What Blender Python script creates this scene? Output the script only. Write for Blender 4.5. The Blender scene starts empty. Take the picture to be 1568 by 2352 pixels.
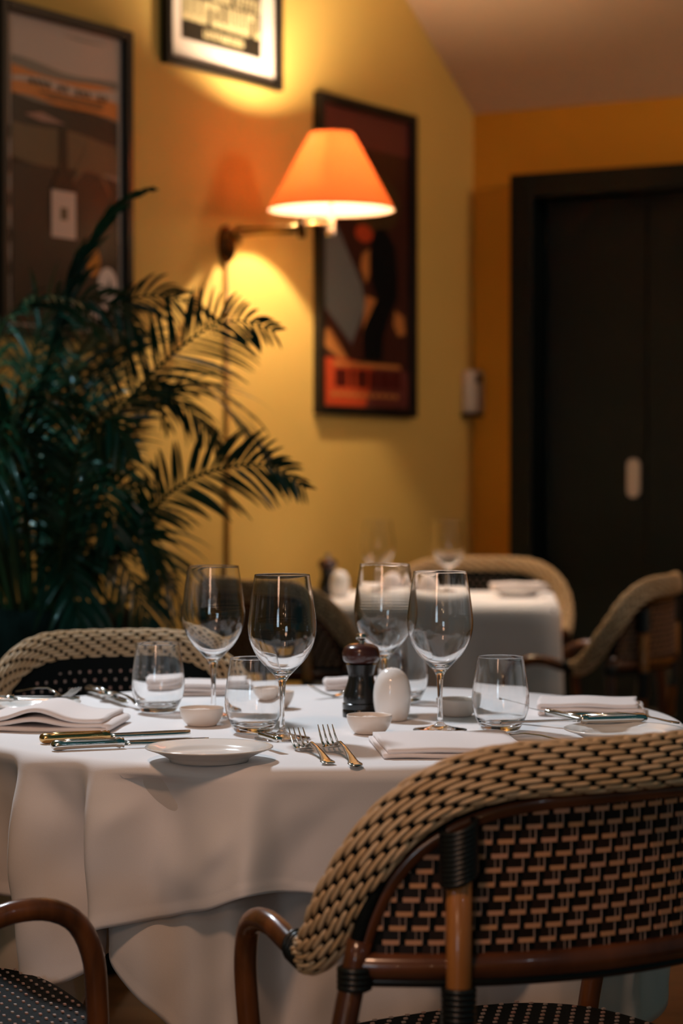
import bpy, bmesh, math, random
from mathutils import Vector, Matrix
from math import sin, cos, pi, radians as R_, sqrt, atan2

sc = bpy.context.scene
col = sc.collection
# ------------------------------------------------------------------ camera, world, lights, exposure
HC, FPX, PITCH = 1.128, 5100.0, math.atan(96/5100.0)
cam_d = bpy.data.cameras.new('camera')
cam_d.sensor_fit = 'VERTICAL'; cam_d.sensor_height = 36.0; cam_d.sensor_width = 24.0
cam_d.lens = FPX/2352*36.0
cam_d.dof.use_dof = True; cam_d.dof.focus_distance = 2.93; cam_d.dof.aperture_fstop = 4.0
cam_d.clip_start = .05
cam = bpy.data.objects.new('camera', cam_d); col.objects.link(cam)
cam.location = (0, 0, HC); cam.rotation_euler = (pi/2-PITCH, R_(0.0), 0)
sc.camera = cam
sc.view_settings.view_transform = 'Standard'; sc.view_settings.look = 'None'
sc.view_settings.exposure = 0.7; sc.view_settings.gamma = 1.0
sc.view_settings.use_curve_mapping = False
sc.cycles.use_denoising = True
sc.cycles.max_bounces = 16; sc.cycles.transmission_bounces = 14; sc.cycles.transparent_max_bounces = 16
sc.cycles.diffuse_bounces = 4; sc.cycles.glossy_bounces = 6
sc.cycles.sample_clamp_indirect = 6.0

w = bpy.data.worlds.new('world'); sc.world = w; w.use_nodes = True
w.node_tree.nodes['Background'].inputs[0].default_value = (0.14, 0.60, 0.64, 1)
w.node_tree.nodes['Background'].inputs[1].default_value = 0.048

def lamp(name, kind, loc, power, color, size=.1, target=None, angle=None, blend=.6):
    d = bpy.data.lights.new(name, kind); d.energy = power; d.color = color
    if kind == 'AREA': d.shape = 'DISK'; d.size = size
    else: d.shadow_soft_size = size
    if kind == 'SPOT': d.spot_size = R_(angle); d.spot_blend = blend
    o = bpy.data.objects.new(name, d); col.objects.link(o); o.location = loc
    if target is not None:
        o.rotation_euler = (Vector(target)-Vector(loc)).to_track_quat('-Z', 'Y').to_euler()
    return o
# recessed ceiling downlights over the dining tables (cool white), added warm fills, bulbs in the room behind
lamp('downlight_table', 'SPOT', (-.95, 4.35, 2.75), 128, (.84, .92, 1.0), .14, (-.1, 3.3, .75), 40, .8)
lamp('downlight_far_table', 'SPOT', (.55, 6.8, 2.6), 60, (1.0, .88, .78), .12, (.30, 6.62, .75), 42, .8)
lamp('downlight_right', 'SPOT', (1.5, 5.2, 2.9), 8, (.75, .9, 1.0), .12, (1.0, 6.0, .6), 50, .8)
lamp('downlight_palm', 'SPOT', (-1.3, 4.1, 2.7), 75, (.5, .95, 1.0), .08, (-.85, 4.9, 1.35), 26, .9)
lamp('downlight_front', 'SPOT', (-.45, 1.15, 2.75), 48, (1.0, .55, .33), .11, (.08, 2.75, .55), 58, .9)
lamp('warm_fill', 'AREA', (-.75, .0, 1.8), 2.8, (1.0, .56, .36), .45, (0, 3.2, .5))  # added warm fill by the camera, set to shade the cloth folds
lamp('right_fill', 'AREA', (2.3, 5.8, 2.6), 7.5, (1.0, .66, .42), .5, (0.4, 7.9, 2.0))  # added fill for back wall and ceiling, turned off the far cloth's front
for i, (x, y, z, p, c) in enumerate([(-1.1, -1.2, 1.55, 2.2, (1, .55, .25)), (-.35, -2.0, 1.5, 2.2, (1, .55, .28)), (.9, -1.4, 1.7, 2.2, (1, .6, .3)), (.45, -2.4, 1.9, 2.0, (1, .6, .35)),
                                     (1.5, .6, 2.1, 1.6, (.75, .88, 1)), (-1.6, 1.2, 2.2, 1.8, (.8, .9, 1))]):
    lamp('room_bulb', 'POINT', (x, y, z), p, c, .045)

# ------------------------------------------------------------------ placement helpers
def ray(px, py):
    f, r, u = Vector((0, cos(PITCH), -sin(PITCH))), Vector((1, 0, 0)), Vector((0, sin(PITCH), cos(PITCH)))
    return f*FPX + r*(px-784) + u*(1176-py)
CAMP = Vector((0, 0, HC))
def at(px, py, Y):
    d = ray(px, py); return CAMP + d*(Y/d.y)
def onz(px, py, z):
    d = ray(px, py); return CAMP + d*((z-HC)/d.z)
CORNER = at(1086, 1080, 8.0); CORNER.z = 0
AL, AB = R_(32.5), R_(29.0)
DL = Vector((-sin(AL), -cos(AL), 0)); NL = Vector((cos(AL), -sin(AL), 0))      # along left wall towards camera, into the room
DB = Vector((cos(AB), -sin(AB), 0)); NB = Vector((-sin(AB), -cos(AB), 0))
def onwall(px, py, D, N, off=0.0):
    d = ray(px, py); p0 = CORNER + N*off
    t = (p0-CAMP).dot(N)/d.dot(N); return CAMP + d*t
# ------------------------------------------------------------------ materials
def srgb(r, g, b):
    f = lambda c: (c/255/12.92) if c/255 <= .04045 else ((c/255+.055)/1.055)**2.4
    return (f(r), f(g), f(b), 1)
def mat(name, c, rough=.6, metal=0, spec=.5, noise=None, bump=None, trans=0, ior=1.45, sheen=0, coat=0, island=None, emit=None, rubble=None):
    m = bpy.data.materials.new(name); m.use_nodes = True; nt = m.node_tree; b = nt.nodes['Principled BSDF']
    b.inputs['Base Color'].default_value = c; b.inputs['Roughness'].default_value = rough; b.inputs['Metallic'].default_value = metal
    b.inputs['Specular IOR Level'].default_value = spec; b.inputs['Transmission Weight'].default_value = trans; b.inputs['IOR'].default_value = ior
    b.inputs['Sheen Weight'].default_value = sheen; b.inputs['Coat Weight'].default_value = coat
    if emit: b.inputs['Emission Color'].default_value = emit[0]; b.inputs['Emission Strength'].default_value = emit[1]
    tc = nt.nodes.new('ShaderNodeTexCoord')
    if noise or island:
        amt, scl, c2 = (noise or (0, 1, c))
        mix = nt.nodes.new('ShaderNodeMix'); mix.data_type = 'RGBA'
        mix.inputs[6].default_value = c; mix.inputs[7].default_value = (island or c2)
        if island:
            g = nt.nodes.new('ShaderNodeNewGeometry'); nt.links.new(g.outputs['Random Per Island'], mix.inputs[0])
        else:
            mp = nt.nodes.new('ShaderNodeMapping'); mp.inputs['Scale'].default_value = scl if isinstance(scl, tuple) else (scl,)*3
            n = nt.nodes.new('ShaderNodeTexNoise'); n.inputs['Scale'].default_value = 1; n.inputs['Detail'].default_value = 5
            rp = nt.nodes.new('ShaderNodeMapRange'); rp.inputs[1].default_value = .35; rp.inputs[2].default_value = .68; rp.inputs[4].default_value = amt
            nt.links.new(tc.outputs['Object'], mp.inputs[0]); nt.links.new(mp.outputs[0], n.inputs['Vector'])
            nt.links.new(n.outputs[0], rp.inputs[0]); nt.links.new(rp.outputs[0], mix.inputs[0])
        nt.links.new(mix.outputs[2], b.inputs['Base Color'])
    if bump:
        st, scl = bump
        n = nt.nodes.new('ShaderNodeTexNoise'); n.inputs['Scale'].default_value = scl; n.inputs['Detail'].default_value = 4
        bp = nt.nodes.new('ShaderNodeBump'); bp.inputs['Strength'].default_value = st; bp.inputs['Distance'].default_value = .002
        nt.links.new(tc.outputs['Object'], n.inputs['Vector']); nt.links.new(n.outputs[0], bp.inputs['Height']); nt.links.new(bp.outputs[0], b.inputs['Normal'])
    return m
M = {}
M['wall'] = mat('yellow_plaster', srgb(224, 188, 104), .75, noise=(.35, 2.5, srgb(214, 174, 90)), bump=(.3, 60))
M['wall_b'] = mat('ochre_plaster', srgb(214, 148, 34), .7, noise=(.35, 2.5, srgb(200, 136, 30)), bump=(.3, 60))
M['ceil'] = mat('ceiling_plaster', srgb(208, 180, 152), .85, noise=(.3, 2, srgb(200, 170, 142)))
M['door'] = mat('dark_painted_wood', srgb(6, 20, 21), .55, spec=.3, noise=(.5, (5, 5, 1.4), srgb(17, 17, 16)))
M['doorframe'] = mat('black_green_paint', srgb(3, 12, 13), .5, spec=.3)
M['chrome'] = mat('brushed_metal', srgb(205, 200, 190), .25, 1)
M['brass'] = mat('aged_brass', srgb(196, 160, 96), .28, 1)
M['bronze'] = mat('dark_bronze', srgb(96, 66, 36), .3, 1)
M['black'] = mat('black_lacquer', srgb(12, 14, 13), .35)
M['frame'] = mat('dark_frame_wood', srgb(20, 16, 12), .4)
M['gilt'] = mat('worn_gilt_bead', srgb(170, 150, 130), .5)
M['matboard'] = mat('cream_mat_board', srgb(224, 212, 206), .8)
M['plastic'] = mat('white_plastic', srgb(205, 192, 182), .45)
M['screen'] = mat('grey_screen', srgb(38, 46, 40), .3)
M['cloth'] = mat('white_table_linen', srgb(232, 228, 228), .85, sheen=.15, bump=(.12, 900))
M['cloth2'] = mat('white_under_linen', srgb(218, 210, 204), .85, sheen=.15, bump=(.12, 900))
M['napkin'] = mat('napkin_linen', srgb(236, 224, 220), .9, sheen=.2, bump=(.18, 1200))
M['porcelain'] = mat('white_porcelain', srgb(236, 232, 228), .16, coat=.4)
M['bowlp'] = mat('cream_porcelain', srgb(228, 214, 202), .3, coat=.2)
M['salt'] = mat('salt_flakes', srgb(226, 206, 192), .9, bump=(1, 300))
M['silver'] = mat('polished_silver', srgb(214, 212, 208), .16, 1)
M['glass'] = mat('clear_glass', (1, 1, 1, 1), 0.0, trans=1, ior=1.47)
M['mill'] = mat('turned_dark_wood', srgb(16, 18, 18), .26, noise=(.6, (40, 40, 8), srgb(30, 24, 22)), coat=.3)
M['millhead'] = mat('turned_brown_wood', srgb(70, 34, 28), .24, noise=(.7, (40, 40, 12), srgb(44, 22, 20)), coat=.4)
M['wicker'] = mat('tan_wicker_strand', srgb(204, 170, 128), .42, island=srgb(218, 190, 154), bump=(.2, 400))
M['canebar'] = mat('woven_cane_tan', srgb(190, 138, 96), .5, island=srgb(184, 136, 110))
M['thread'] = mat('pale_thread', srgb(186, 160, 146), .5)
M['darkweave'] = mat('dark_brown_weave', srgb(40, 25, 19), .45, spec=.3, island=srgb(24, 17, 13))
M['weaveback'] = mat('black_weave', srgb(6, 12, 12), .7, spec=.15, bump=(.6, 260))
M['dot'] = mat('pale_weave_dot', srgb(160, 148, 140), .5, island=srgb(176, 136, 122))
M['bamboo'] = mat('varnished_rattan', srgb(104, 60, 34), .24, noise=(.9, (14, 14, 5), srgb(56, 30, 19)), coat=.35)
M['bamboo_l'] = mat('light_varnished_rattan', srgb(166, 108, 54), .28, noise=(.7, (60, 60, 6), srgb(124, 78, 38)), coat=.35)
M['bamboo_m'] = mat('mid_varnished_rattan', srgb(120, 72, 38), .26, noise=(.8, (30, 30, 6), srgb(52, 32, 20)), coat=.35)
M['wrap'] = mat('dark_cane_binding', srgb(20, 24, 24), .32)
M['leaf'] = mat('palm_leaf', srgb(12, 54, 46), .34, noise=(.7, 5, srgb(24, 74, 40)), coat=.3)
M['stem'] = mat('palm_stem', srgb(34, 58, 30), .45)
M['pot'] = mat('dark_green_glaze', srgb(8, 26, 24), .8, spec=.2)
M['soil'] = mat('soil', srgb(40, 28, 20), .9)
M['floor'] = None

def wood_floor():
    m = bpy.data.materials.new('brown_floor_boards'); m.use_nodes = True; nt = m.node_tree; b = nt.nodes['Principled BSDF']
    tc = nt.nodes.new('ShaderNodeTexCoord'); mp = nt.nodes.new('ShaderNodeMapping'); mp.inputs['Rotation'].default_value = (0, 0, R_(4))
    br = nt.nodes.new('ShaderNodeTexBrick'); br.inputs['Color1'].default_value = srgb(128, 88, 54); br.inputs['Color2'].default_value = srgb(112, 74, 46)
    br.inputs['Mortar'].default_value = srgb(50, 34, 24); br.inputs['Scale'].default_value = 1; br.inputs['Mortar Size'].default_value = .004
    br.inputs['Brick Width'].default_value = 1.2; br.inputs['Row Height'].default_value = .14
    nt.links.new(tc.outputs['Object'], mp.inputs[0]); nt.links.new(mp.outputs[0], br.inputs[0]); nt.links.new(br.outputs[0], b.inputs['Base Color'])
    b.inputs['Roughness'].default_value = .45
    return m
M['floor'] = wood_floor()
def shade_mat(name, c, trans_w, rough=.35, gloss=.05):
    m = bpy.data.materials.new(name); m.use_nodes = True; nt = m.node_tree; nt.nodes.remove(nt.nodes['Principled BSDF'])
    out = nt.nodes['Material Output']
    d = nt.nodes.new('ShaderNodeBsdfDiffuse'); d.inputs[0].default_value = c
    t = nt.nodes.new('ShaderNodeBsdfTranslucent'); t.inputs[0].default_value = c
    g = nt.nodes.new('ShaderNodeBsdfGlossy'); g.inputs['Roughness'].default_value = rough
    a = nt.nodes.new('ShaderNodeMixShader'); a.inputs[0].default_value = trans_w
    e = nt.nodes.new('ShaderNodeMixShader'); e.inputs[0].default_value = gloss
    nt.links.new(d.outputs[0], a.inputs[1]); nt.links.new(t.outputs[0], a.inputs[2])
    nt.links.new(a.outputs[0], e.inputs[1]); nt.links.new(g.outputs[0], e.inputs[2]); nt.links.new(e.outputs[0], out.inputs[0])
    return m
M['shade_out'] = shade_mat('terracotta_shade_fabric', srgb(224, 122, 68), .38, .10, .05)
M['shade_in'] = shade_mat('white_shade_lining', srgb(252, 236, 214), .5, .5, .0)
M['bulb'] = mat('lit_bulb', (1, .8, .55, 1), .4, emit=((1.0, .76, .48, 1), 1800))

# ------------------------------------------------------------------ mesh helpers
def link(name, bm, mats, parent=None, smooth=True):
    me = bpy.data.meshes.new(name); bm.normal_update(); bm.to_mesh(me); bm.free()
    if not isinstance(mats, (list, tuple)): mats = [mats]
    for m in mats: me.materials.append(m)
    if smooth:
        for p in me.polygons: p.use_smooth = True
    o = bpy.data.objects.new(name, me); col.objects.link(o)
    if parent is not None: o.parent = parent
    return o
def autosmooth(o, ang=35):
    me = o.data
    bm = bmesh.new(); bm.from_mesh(me)
    for e in bm.edges:
        if len(e.link_faces) == 2 and e.calc_face_angle(0) > R_(ang): e.smooth = False
    bm.to_mesh(me); bm.free(); return o
def thing(name, label, cat, loc=(0, 0, 0), rotz=0, group=None):
    o = bpy.data.objects.new(name, None); o.empty_display_size = .05; col.objects.link(o)
    o.location = loc; o.rotation_euler = (0, 0, rotz); return tag(o, label, cat, group)
def tag(o, label, cat, group=None):
    o['label'] = label; o['category'] = cat
    if group: o['group'] = group
    return o
def struct(o): o['kind'] = 'structure'; return o
def dup(root, loc=None, rotz=None, label=None, group=None):
    def cp(o, par):
        c = o.copy(); col.objects.link(c)
        if par is not None: c.parent = par
        for ch in list(o.children): cp(ch, c)
        return c
    kids = list(root.children); r = root.copy(); col.objects.link(r)
    for ch in kids: cp(ch, r)
    if loc is not None: r.location = loc
    if rotz is not None: r.rotation_euler = (0, 0, rotz)
    if label: r['label'] = label
    if group: r['group'] = group
    return r
def box(bm, c, s, mi=0, rot=None, bev=0):
    vs = []
    for dx in (-.5, .5):
        for dy in (-.5, .5):
            for dz in (-.5, .5):
                v = Vector((dx*s[0], dy*s[1], dz*s[2]))
                if rot is not None: v = rot @ v
                vs.append(bm.verts.new(v+Vector(c)))
    fs = []
    for f in ((0, 1, 3, 2), (4, 6, 7, 5), (0, 4, 5, 1), (2, 3, 7, 6), (0, 2, 6, 4), (1, 5, 7, 3)):
        fc = bm.faces.new([vs[i] for i in f]); fc.material_index = mi; fs.append(fc)
    if bev:
        es = set(e for f in fs for e in f.edges)
        bmesh.ops.bevel(bm, geom=list(es), offset=bev, segments=3, profile=.5, affect='EDGES', clamp_overlap=True)
def frames(pts):
    n = len(pts); T = []
    for i in range(n):
        a = pts[max(i-1, 0)]; b = pts[min(i+1, n-1)]; T.append((b-a).normalized())
    up = Vector((0, 0, 1)) if abs(T[0].z) < .9 else Vector((1, 0, 0))
    N = [(up-T[0]*up.dot(T[0])).normalized()]
    for i in range(1, n):
        v = N[-1]-T[i]*N[-1].dot(T[i]); N.append(v.normalized())
    return T, N
def tube(bm, pts, rad, seg=10, mi=0, cap=True):
    pts = [Vector(p) for p in pts]; n = len(pts)
    rr = rad if isinstance(rad, (list, tuple)) else [rad]*n
    T, N = frames(pts); rings = []
    for i in range(n):
        B = T[i].cross(N[i])
        rings.append([bm.verts.new(pts[i]+(N[i]*cos(2*pi*k/seg)+B*sin(2*pi*k/seg))*rr[i]) for k in range(seg)])
    for i in range(n-1):
        for k in range(seg):
            f = bm.faces.new((rings[i][k], rings[i][(k+1) % seg], rings[i+1][(k+1) % seg], rings[i+1][k])); f.material_index = mi
    if cap:
        f = bm.faces.new(list(reversed(rings[0]))); f.material_index = mi
        f = bm.faces.new(rings[-1]); f.material_index = mi
def smooth_path(ctrl, n):
    """Catmull-Rom through the control points, n samples evenly by length."""
    c = [Vector(p) for p in ctrl]; c = [c[0]*2-c[1]]+c+[c[-1]*2-c[-2]]
    d = []
    for i in range(1, len(c)-2):
        for k in range(24):
            t = k/24; p0, p1, p2, p3 = c[i-1], c[i], c[i+1], c[i+2]
            d.append(.5*((2*p1)+(p2-p0)*t+(2*p0-5*p1+4*p2-p3)*t*t+(3*p1-p0-3*p2+p3)*t**3))
    d.append(c[-2])
    L = [0]
    for i in range(1, len(d)): L.append(L[-1]+(d[i]-d[i-1]).length)
    out = []; j = 0
    for i in range(n):
        s = L[-1]*i/(n-1)
        while j < len(L)-2 and L[j+1] < s: j += 1
        u = (s-L[j])/max(L[j+1]-L[j], 1e-9); out.append(d[j].lerp(d[j+1], min(max(u, 0), 1)))
    return out
def lathe(bm, prof, seg=48, mi=0, closed=False, c=(0, 0, 0)):
    """prof: (r, z) list; r == 0 makes a pole."""
    c = Vector(c); rings = []
    for r, z in prof:
        if r < 1e-6: rings.append([bm.verts.new(c+Vector((0, 0, z)))])
        else: rings.append([bm.verts.new(c+Vector((r*cos(2*pi*k/seg), r*sin(2*pi*k/seg), z))) for k in range(seg)])
    pairs = list(zip(rings, rings[1:]))
    if closed: pairs.append((rings[-1], rings[0]))
    for a, b in pairs:
        for k in range(seg):
            k2 = (k+1) % seg
            if len(a) == 1 and len(b) == 1: continue
            if len(a) == 1: f = bm.faces.new((a[0], b[k2], b[k]))
            elif len(b) == 1: f = bm.faces.new((a[k], a[k2], b[0]))
            else: f = bm.faces.new((a[k], a[k2], b[k2], b[k]))
            f.material_index = mi
def curve2(ctrl, n=40):
    return [(max(p.x, 0), p.y) for p in smooth_path([Vector((a, b, 0)) for a, b in ctrl], n)]
def interp(xs, ys, x):
    """smooth (cosine-free, monotone-ish) interpolation through points"""
    if x <= xs[0]: return ys[0]
    if x >= xs[-1]: return ys[-1]
    for i in range(len(xs)-1):
        if x <= xs[i+1]:
            t = (x-xs[i])/(xs[i+1]-xs[i]); t = t*t*(3-2*t); return ys[i]+(ys[i+1]-ys[i])*t

# ------------------------------------------------------------------ room shell
def quad_obj(name, pts, m):
    bm = bmesh.new(); bm.faces.new([bm.verts.new(p) for p in pts]); return struct(link(name, bm, m, smooth=False))
SL = math.tan(R_(37))           # the ceiling slope going up from the back wall
HB = onwall(1086, 262, DL, NL).z
LW = 9.2
bm = bmesh.new()
a = CORNER; b = CORNER+DL*LW
th = NL*-.15
top = HB+LW*SL
v = [a, b, b+Vector((0, 0, top)), a+Vector((0, 0, HB))]
vs = [bm.verts.new(p) for p in v]+[bm.verts.new(p+th) for p in v]
bm.faces.new(vs[:4]); bm.faces.new(vs[7:3:-1])
for i in range(4): bm.faces.new((vs[i], vs[(i+1) % 4], vs[(i+1) % 4+4], vs[i+4]))
bmesh.ops.recalc_face_normals(bm, faces=bm.faces)
struct(link('wall_left', bm, M['wall'], smooth=False))
# back wall with a door opening
DO0 = (onwall(1200, 1080, DB, NB)-CORNER).dot(DB); DTOP = onwall(1200, 410, DB, NB).z; DW = 1.30; BW = 5.0
bm = bmesh.new()
def wbox(x0, x1, z0, z1):
    rot = Matrix.Rotation(-AB, 3, 'Z')
    box(bm, CORNER+DB*((x0+x1)/2)-NB*.075+Vector((0, 0, (z0+z1)/2)), (x1-x0, .15, z1-z0), 0, rot)
wbox(-.1, DO0, 0, HB+.02); wbox(DO0, DO0+DW, DTOP, HB+.02); wbox(DO0+DW, BW, 0, HB+.02)
struct(link('wall_back', bm, M['wall_b'], smooth=False))
bm = bmesh.new()
c0 = CORNER+Vector((0, 0, HB)); e0 = CORNER+DB*BW+Vector((0, 0, HB))
upv = -NB*-1
perp = NB.copy(); back = perp
q = [c0-DB*1.0, e0, e0+NB*6.4+Vector((0, 0, 6.4*SL*.98)), c0-DB*6.0+NB*6.4+Vector((0, 0, 6.4*SL*.98))]
# keep the slope consistent with the measured wall/ceiling line on the left wall
pl = onwall(935, 2, DL, NL)
slope_b = (pl.z-HB)/((pl-CORNER).dot(NB))
q[2].z = HB+6.4*slope_b; q[3].z = HB+6.4*slope_b; q[2] = e0+NB*2.6+Vector((0, 0, 2.6*slope_b)); q[3] = c0-DB*2.5+NB*2.6+Vector((0, 0, 2.6*slope_b))
vs = [bm.verts.new(p) for p in q]+[bm.verts.new(p+Vector((0, 0, .12))) for p in q]
bm.faces.new(vs[:4]); bm.faces.new(vs[7:3:-1])
for i in range(4): bm.faces.new((vs[i], vs[(i+1) % 4], vs[(i+1) % 4+4], vs[i+4]))
bmesh.ops.recalc_face_normals(bm, faces=bm.faces)
struct(link('ceiling', bm, M['ceil'], smooth=False))
bm = bmesh.new(); box(bm, (0, 3.6, -.05), (12, 12, .1)); struct(link('floor', bm, M['floor'], smooth=False))
WY = -3.4
bm = bmesh.new()
for x0, x1, z0, z1 in ((-3.6, -2.1, 0, 2.9), (-2.1, -1.1, 0, .9), (-2.1, -1.1, 2.1, 2.9), (-1.1, 3.8, 0, 2.9)):
    box(bm, ((x0+x1)/2, WY-.08, (z0+z1)/2), (x1-x0, .16, z1-z0))
struct(link('wall_front', bm, M['wall'], smooth=False))
wn = thing('added_window_1', 'x', 'x', (-1.6, WY-.05, 1.5)); del wn['label']; del wn['category']; struct(wn)  # unseen window added, its glowing pane gives the glasses bluish reflections
bm = bmesh.new()
for c_, s_ in (((-.47, 0, 0), (.06, .08, 1.2)), ((.47, 0, 0), (.06, .08, 1.2)), ((0, 0, .57), (.88, .08, .06)), ((0, 0, -.57), (.88, .08, .06)), ((0, 0, 0), (.04, .06, 1.08))): box(bm, c_, s_)
link('window_frame', bm, M['frame'], wn, smooth=False)
bm = bmesh.new(); box(bm, (0, -.02, 0), (.88, .01, 1.08)); link('pane', bm, mat('added_glow_pane', (.4, .6, .8, 1), .3, emit=((.62, .84, 1.0, 1), 4.0)), wn, smooth=False)
# door: recessed panel in a wide casing, finger pull
door = struct(thing('door_1', 'x', 'x', CORNER+DB*DO0, -AB))
del door['label']; del door['category']
bm = bmesh.new(); fw = .085
box(bm, (fw/2, -.03, DTOP/2), (fw, .17, DTOP), bev=.004); box(bm, (DW-fw/2, -.03, DTOP/2), (fw, .17, DTOP), bev=.004)
box(bm, (DW/2, -.03, DTOP-fw/2), (DW-2*fw, .17, fw), bev=.004)
link('door_frame', bm, M['doorframe'], door, smooth=False)
bm = bmesh.new(); mid = (onwall(1487, 1080, DB, NB)-CORNER).dot(DB)-DO0
box(bm, ((fw+mid)/2, .03, DTOP/2-fw/2), (mid-fw-.006, .05, DTOP-fw), bev=.004)
box(bm, ((mid+DW-fw)/2, .015, DTOP/2-fw/2), (DW-fw-mid-.006, .05, DTOP-fw), bev=.004)
leafp = link('door_panel', bm, M['door'], door, smooth=False)
hp = onwall(1456, 1098, DB, NB, -.005); hx = (hp-CORNER).dot(DB)-DO0
bm = bmesh.new()
def stadium(bm, cx, cz, w_, h_, y0, y1, mi=0, n=12):
    pts = []
    for k in range(n+1): a = pi*k/n; pts.append((cx+w_/2*cos(a), cz+h_/2-w_/2+w_/2*sin(a)))
    for k in range(n+1): a = pi+pi*k/n; pts.append((cx+w_/2*cos(a), cz-h_/2+w_/2+w_/2*sin(a)))
    A = [bm.verts.new((x, y0, z)) for x, z in pts]; B = [bm.verts.new((x, y1, z)) for x, z in pts]
    f = bm.faces.new(A); f.material_index = mi; f = bm.faces.new(list(reversed(B))); f.material_index = mi
    for i in range(len(pts)):
        f = bm.faces.new((A[i], B[i], B[(i+1) % len(pts)], A[(i+1) % len(pts)])); f.material_index = mi
stadium(bm, hx, hp.z, .045, .135, -.008, .006)
bmesh.ops.recalc_face_normals(bm, faces=bm.faces)
link('door_pull', bm, M['plastic'], leafp, smooth=False)['label'] = 'cream oval finger pull'

# ------------------------------------------------------------------ things on the walls
def wall_empty(name, label, cat, px, py, group=None):
    p = onwall(px, py, DL, NL); o = thing(name, label, cat, p, atan2(-DL.y, -DL.x), group); return o
# local frame of wall things: x to the right along the wall (away from camera), -y into the room, z up
def wall_xz(o, px, py, off=0):
    p = onwall(px, py, DL, NL, off)-Vector(o.location); return p.dot(-DL), p.z
def poly(bm, pts, y, mi):
    f = bm.faces.new([bm.verts.new((x, y, z)) for x, z in pts]); f.material_index = mi
    if f.normal.length == 0: f.normal_update()
    if f.normal.y > 0: f.normal_flip()
def picture(label, x0, x1, ytop, ybot, pyref, fw, m_frame):
    """x0,x1: pixel edges of the frame; heights at the pixel column x1"""
    o = wall_empty('framed_poster', label, 'poster', x1, pyref, None)
    Xa, _ = wall_xz(o, x0, pyref); _, zt = wall_xz(o, x1, ytop); _, zb = wall_xz(o, x1, ybot)
    W = -Xa; H = zt-zb
    o.location = Vector(o.location)+DL*(W/2)+Vector((0, 0, (zt+zb)/2))
    bm = bmesh.new(); d = .03
    for c_, s_ in (((-W/2+fw/2, -d/2, 0), (fw, d, H)), ((W/2-fw/2, -d/2, 0), (fw, d, H)), ((0, -d/2, H/2-fw/2), (W-2*fw, d, fw)), ((0, -d/2, -H/2+fw/2), (W-2*fw, d, fw))):
        box(bm, c_, s_, bev=.004)
    link('picture_frame', bm, m_frame, o, smooth=False)
    return o, W-2*fw, H-2*fw
def colmat(name, rgb, r=.35): return mat(name, srgb(*rgb), r)
rnd = random.Random(4)
# poster 1: landscape with a wine bottle
o, W, H = picture('tall black-framed landscape poster with a wine bottle, behind the palm', -14, 289, 76, 792, 400, .028, M['frame'])
P1 = [colmat('p_cream', (212, 192, 184)), colmat('p_cloud_grey', (146, 138, 130)), colmat('p_orange', (232, 146, 76)), colmat('p_dark_hill', (44, 40, 38)),
      colmat('p_brown', (112, 94, 72)), colmat('p_bottle', (20, 18, 16)), colmat('p_label', (230, 204, 196)), colmat('p_gold', (196, 130, 50)), colmat('p_white', (236, 222, 222)),
      colmat('p_ink', (30, 42, 44)), colmat('p_pink', (176, 136, 126))]
bm = bmesh.new(); y = -.008
R4 = lambda a, b_, c_, d_: [(a*W, c_*H), (b_*W, c_*H), (b_*W, d_*H), (a*W, d_*H)]
poly(bm, R4(-.5, .5, -.5, .5), y, 0)
poly(bm, R4(-.44, .46, -.49, .47), y-.0006, 1)
def band(zs_l, zs_r, z2_l, z2_r, mi, k):
    n = 10; up_ = []; dn = []
    for i in range(n+1):
        t = i/n; x = (-.44+.90*t)*W
        up_.append((x, (zs_l+(zs_r-zs_l)*t+.008*sin(7*t+mi))*H)); dn.append((x, (z2_l+(z2_r-z2_l)*t+.006*sin(9*t))*H))
    poly(bm, dn+up_[::-1], y-.0006*k, mi)
band(.47, .47, .36, .34, 0, 2); band(.36, .345, .32, .31, 1, 2); band(.33, .32, .245, .22, 2, 3)
band(.30, .32, .285, .28, 0, 4)
band(.245, .22, .12, .12, 3, 3); band(.16, .14, .02, .03, 4, 4); band(.04, .02, -.40, -.40, 3, 4)
poly(bm, [(-.34*W, .185*H), (-.2*W, .20*H), (.0*W, .175*H), (-.2*W, .17*H)], y-.004, 10)
poly(bm, [(.05*W, -.02*H), (.17*W, .13*H), (.24*W, .13*H), (.40*W, -.05*H), (.3*W, .02*H), (.2*W, .05*H)], y-.004, 4)
bx = -.02
poly(bm, [((bx-.035)*W, .16*H), ((bx+.03)*W, .16*H), ((bx+.035)*W, .03*H), ((bx+.10)*W, -.03*H), ((bx+.11)*W, -.19*H), ((bx-.11)*W, -.19*H), ((bx-.10)*W, -.03*H), ((bx-.035)*W, .03*H)], y-.005, 5)
poly(bm, R4(bx-.105, bx+.10, -.20, -.045), y-.0056, 6)
poly(bm, R4(bx-.03, bx+.03, -.14, -.10), y-.006, 4)
poly(bm, R4(-.44, .46, -.49, -.19), y-.0045, 3)
ell = lambda cx, cz, a, b_: [((cx+a*cos(t*pi/12))*W, (cz+b_*sin(t*pi/12))*H) for t in range(24)]
poly(bm, ell(.23, -.265, .06, .05), y-.006, 7); poly(bm, ell(.355, -.335, .085, .055), y-.006, 8)
poly(bm, [(.34*W, -.365*H), (.39*W, -.365*H), (.375*W, -.31*H)], y-.0066, 9)
for i in range(14):          # title letters, blurred small capitals
    x = -.30+.048*i
    if i in (4, 7, 11): continue
    poly(bm, R4(x, x+.026, .285-.01*i/14, .305-.01*i/14), y-.0065, 4)
for k in range(2): poly(bm, R4(-.22+.06*k, .32, .262-.014*k, .268-.014*k), y-.0065, 4)
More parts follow.
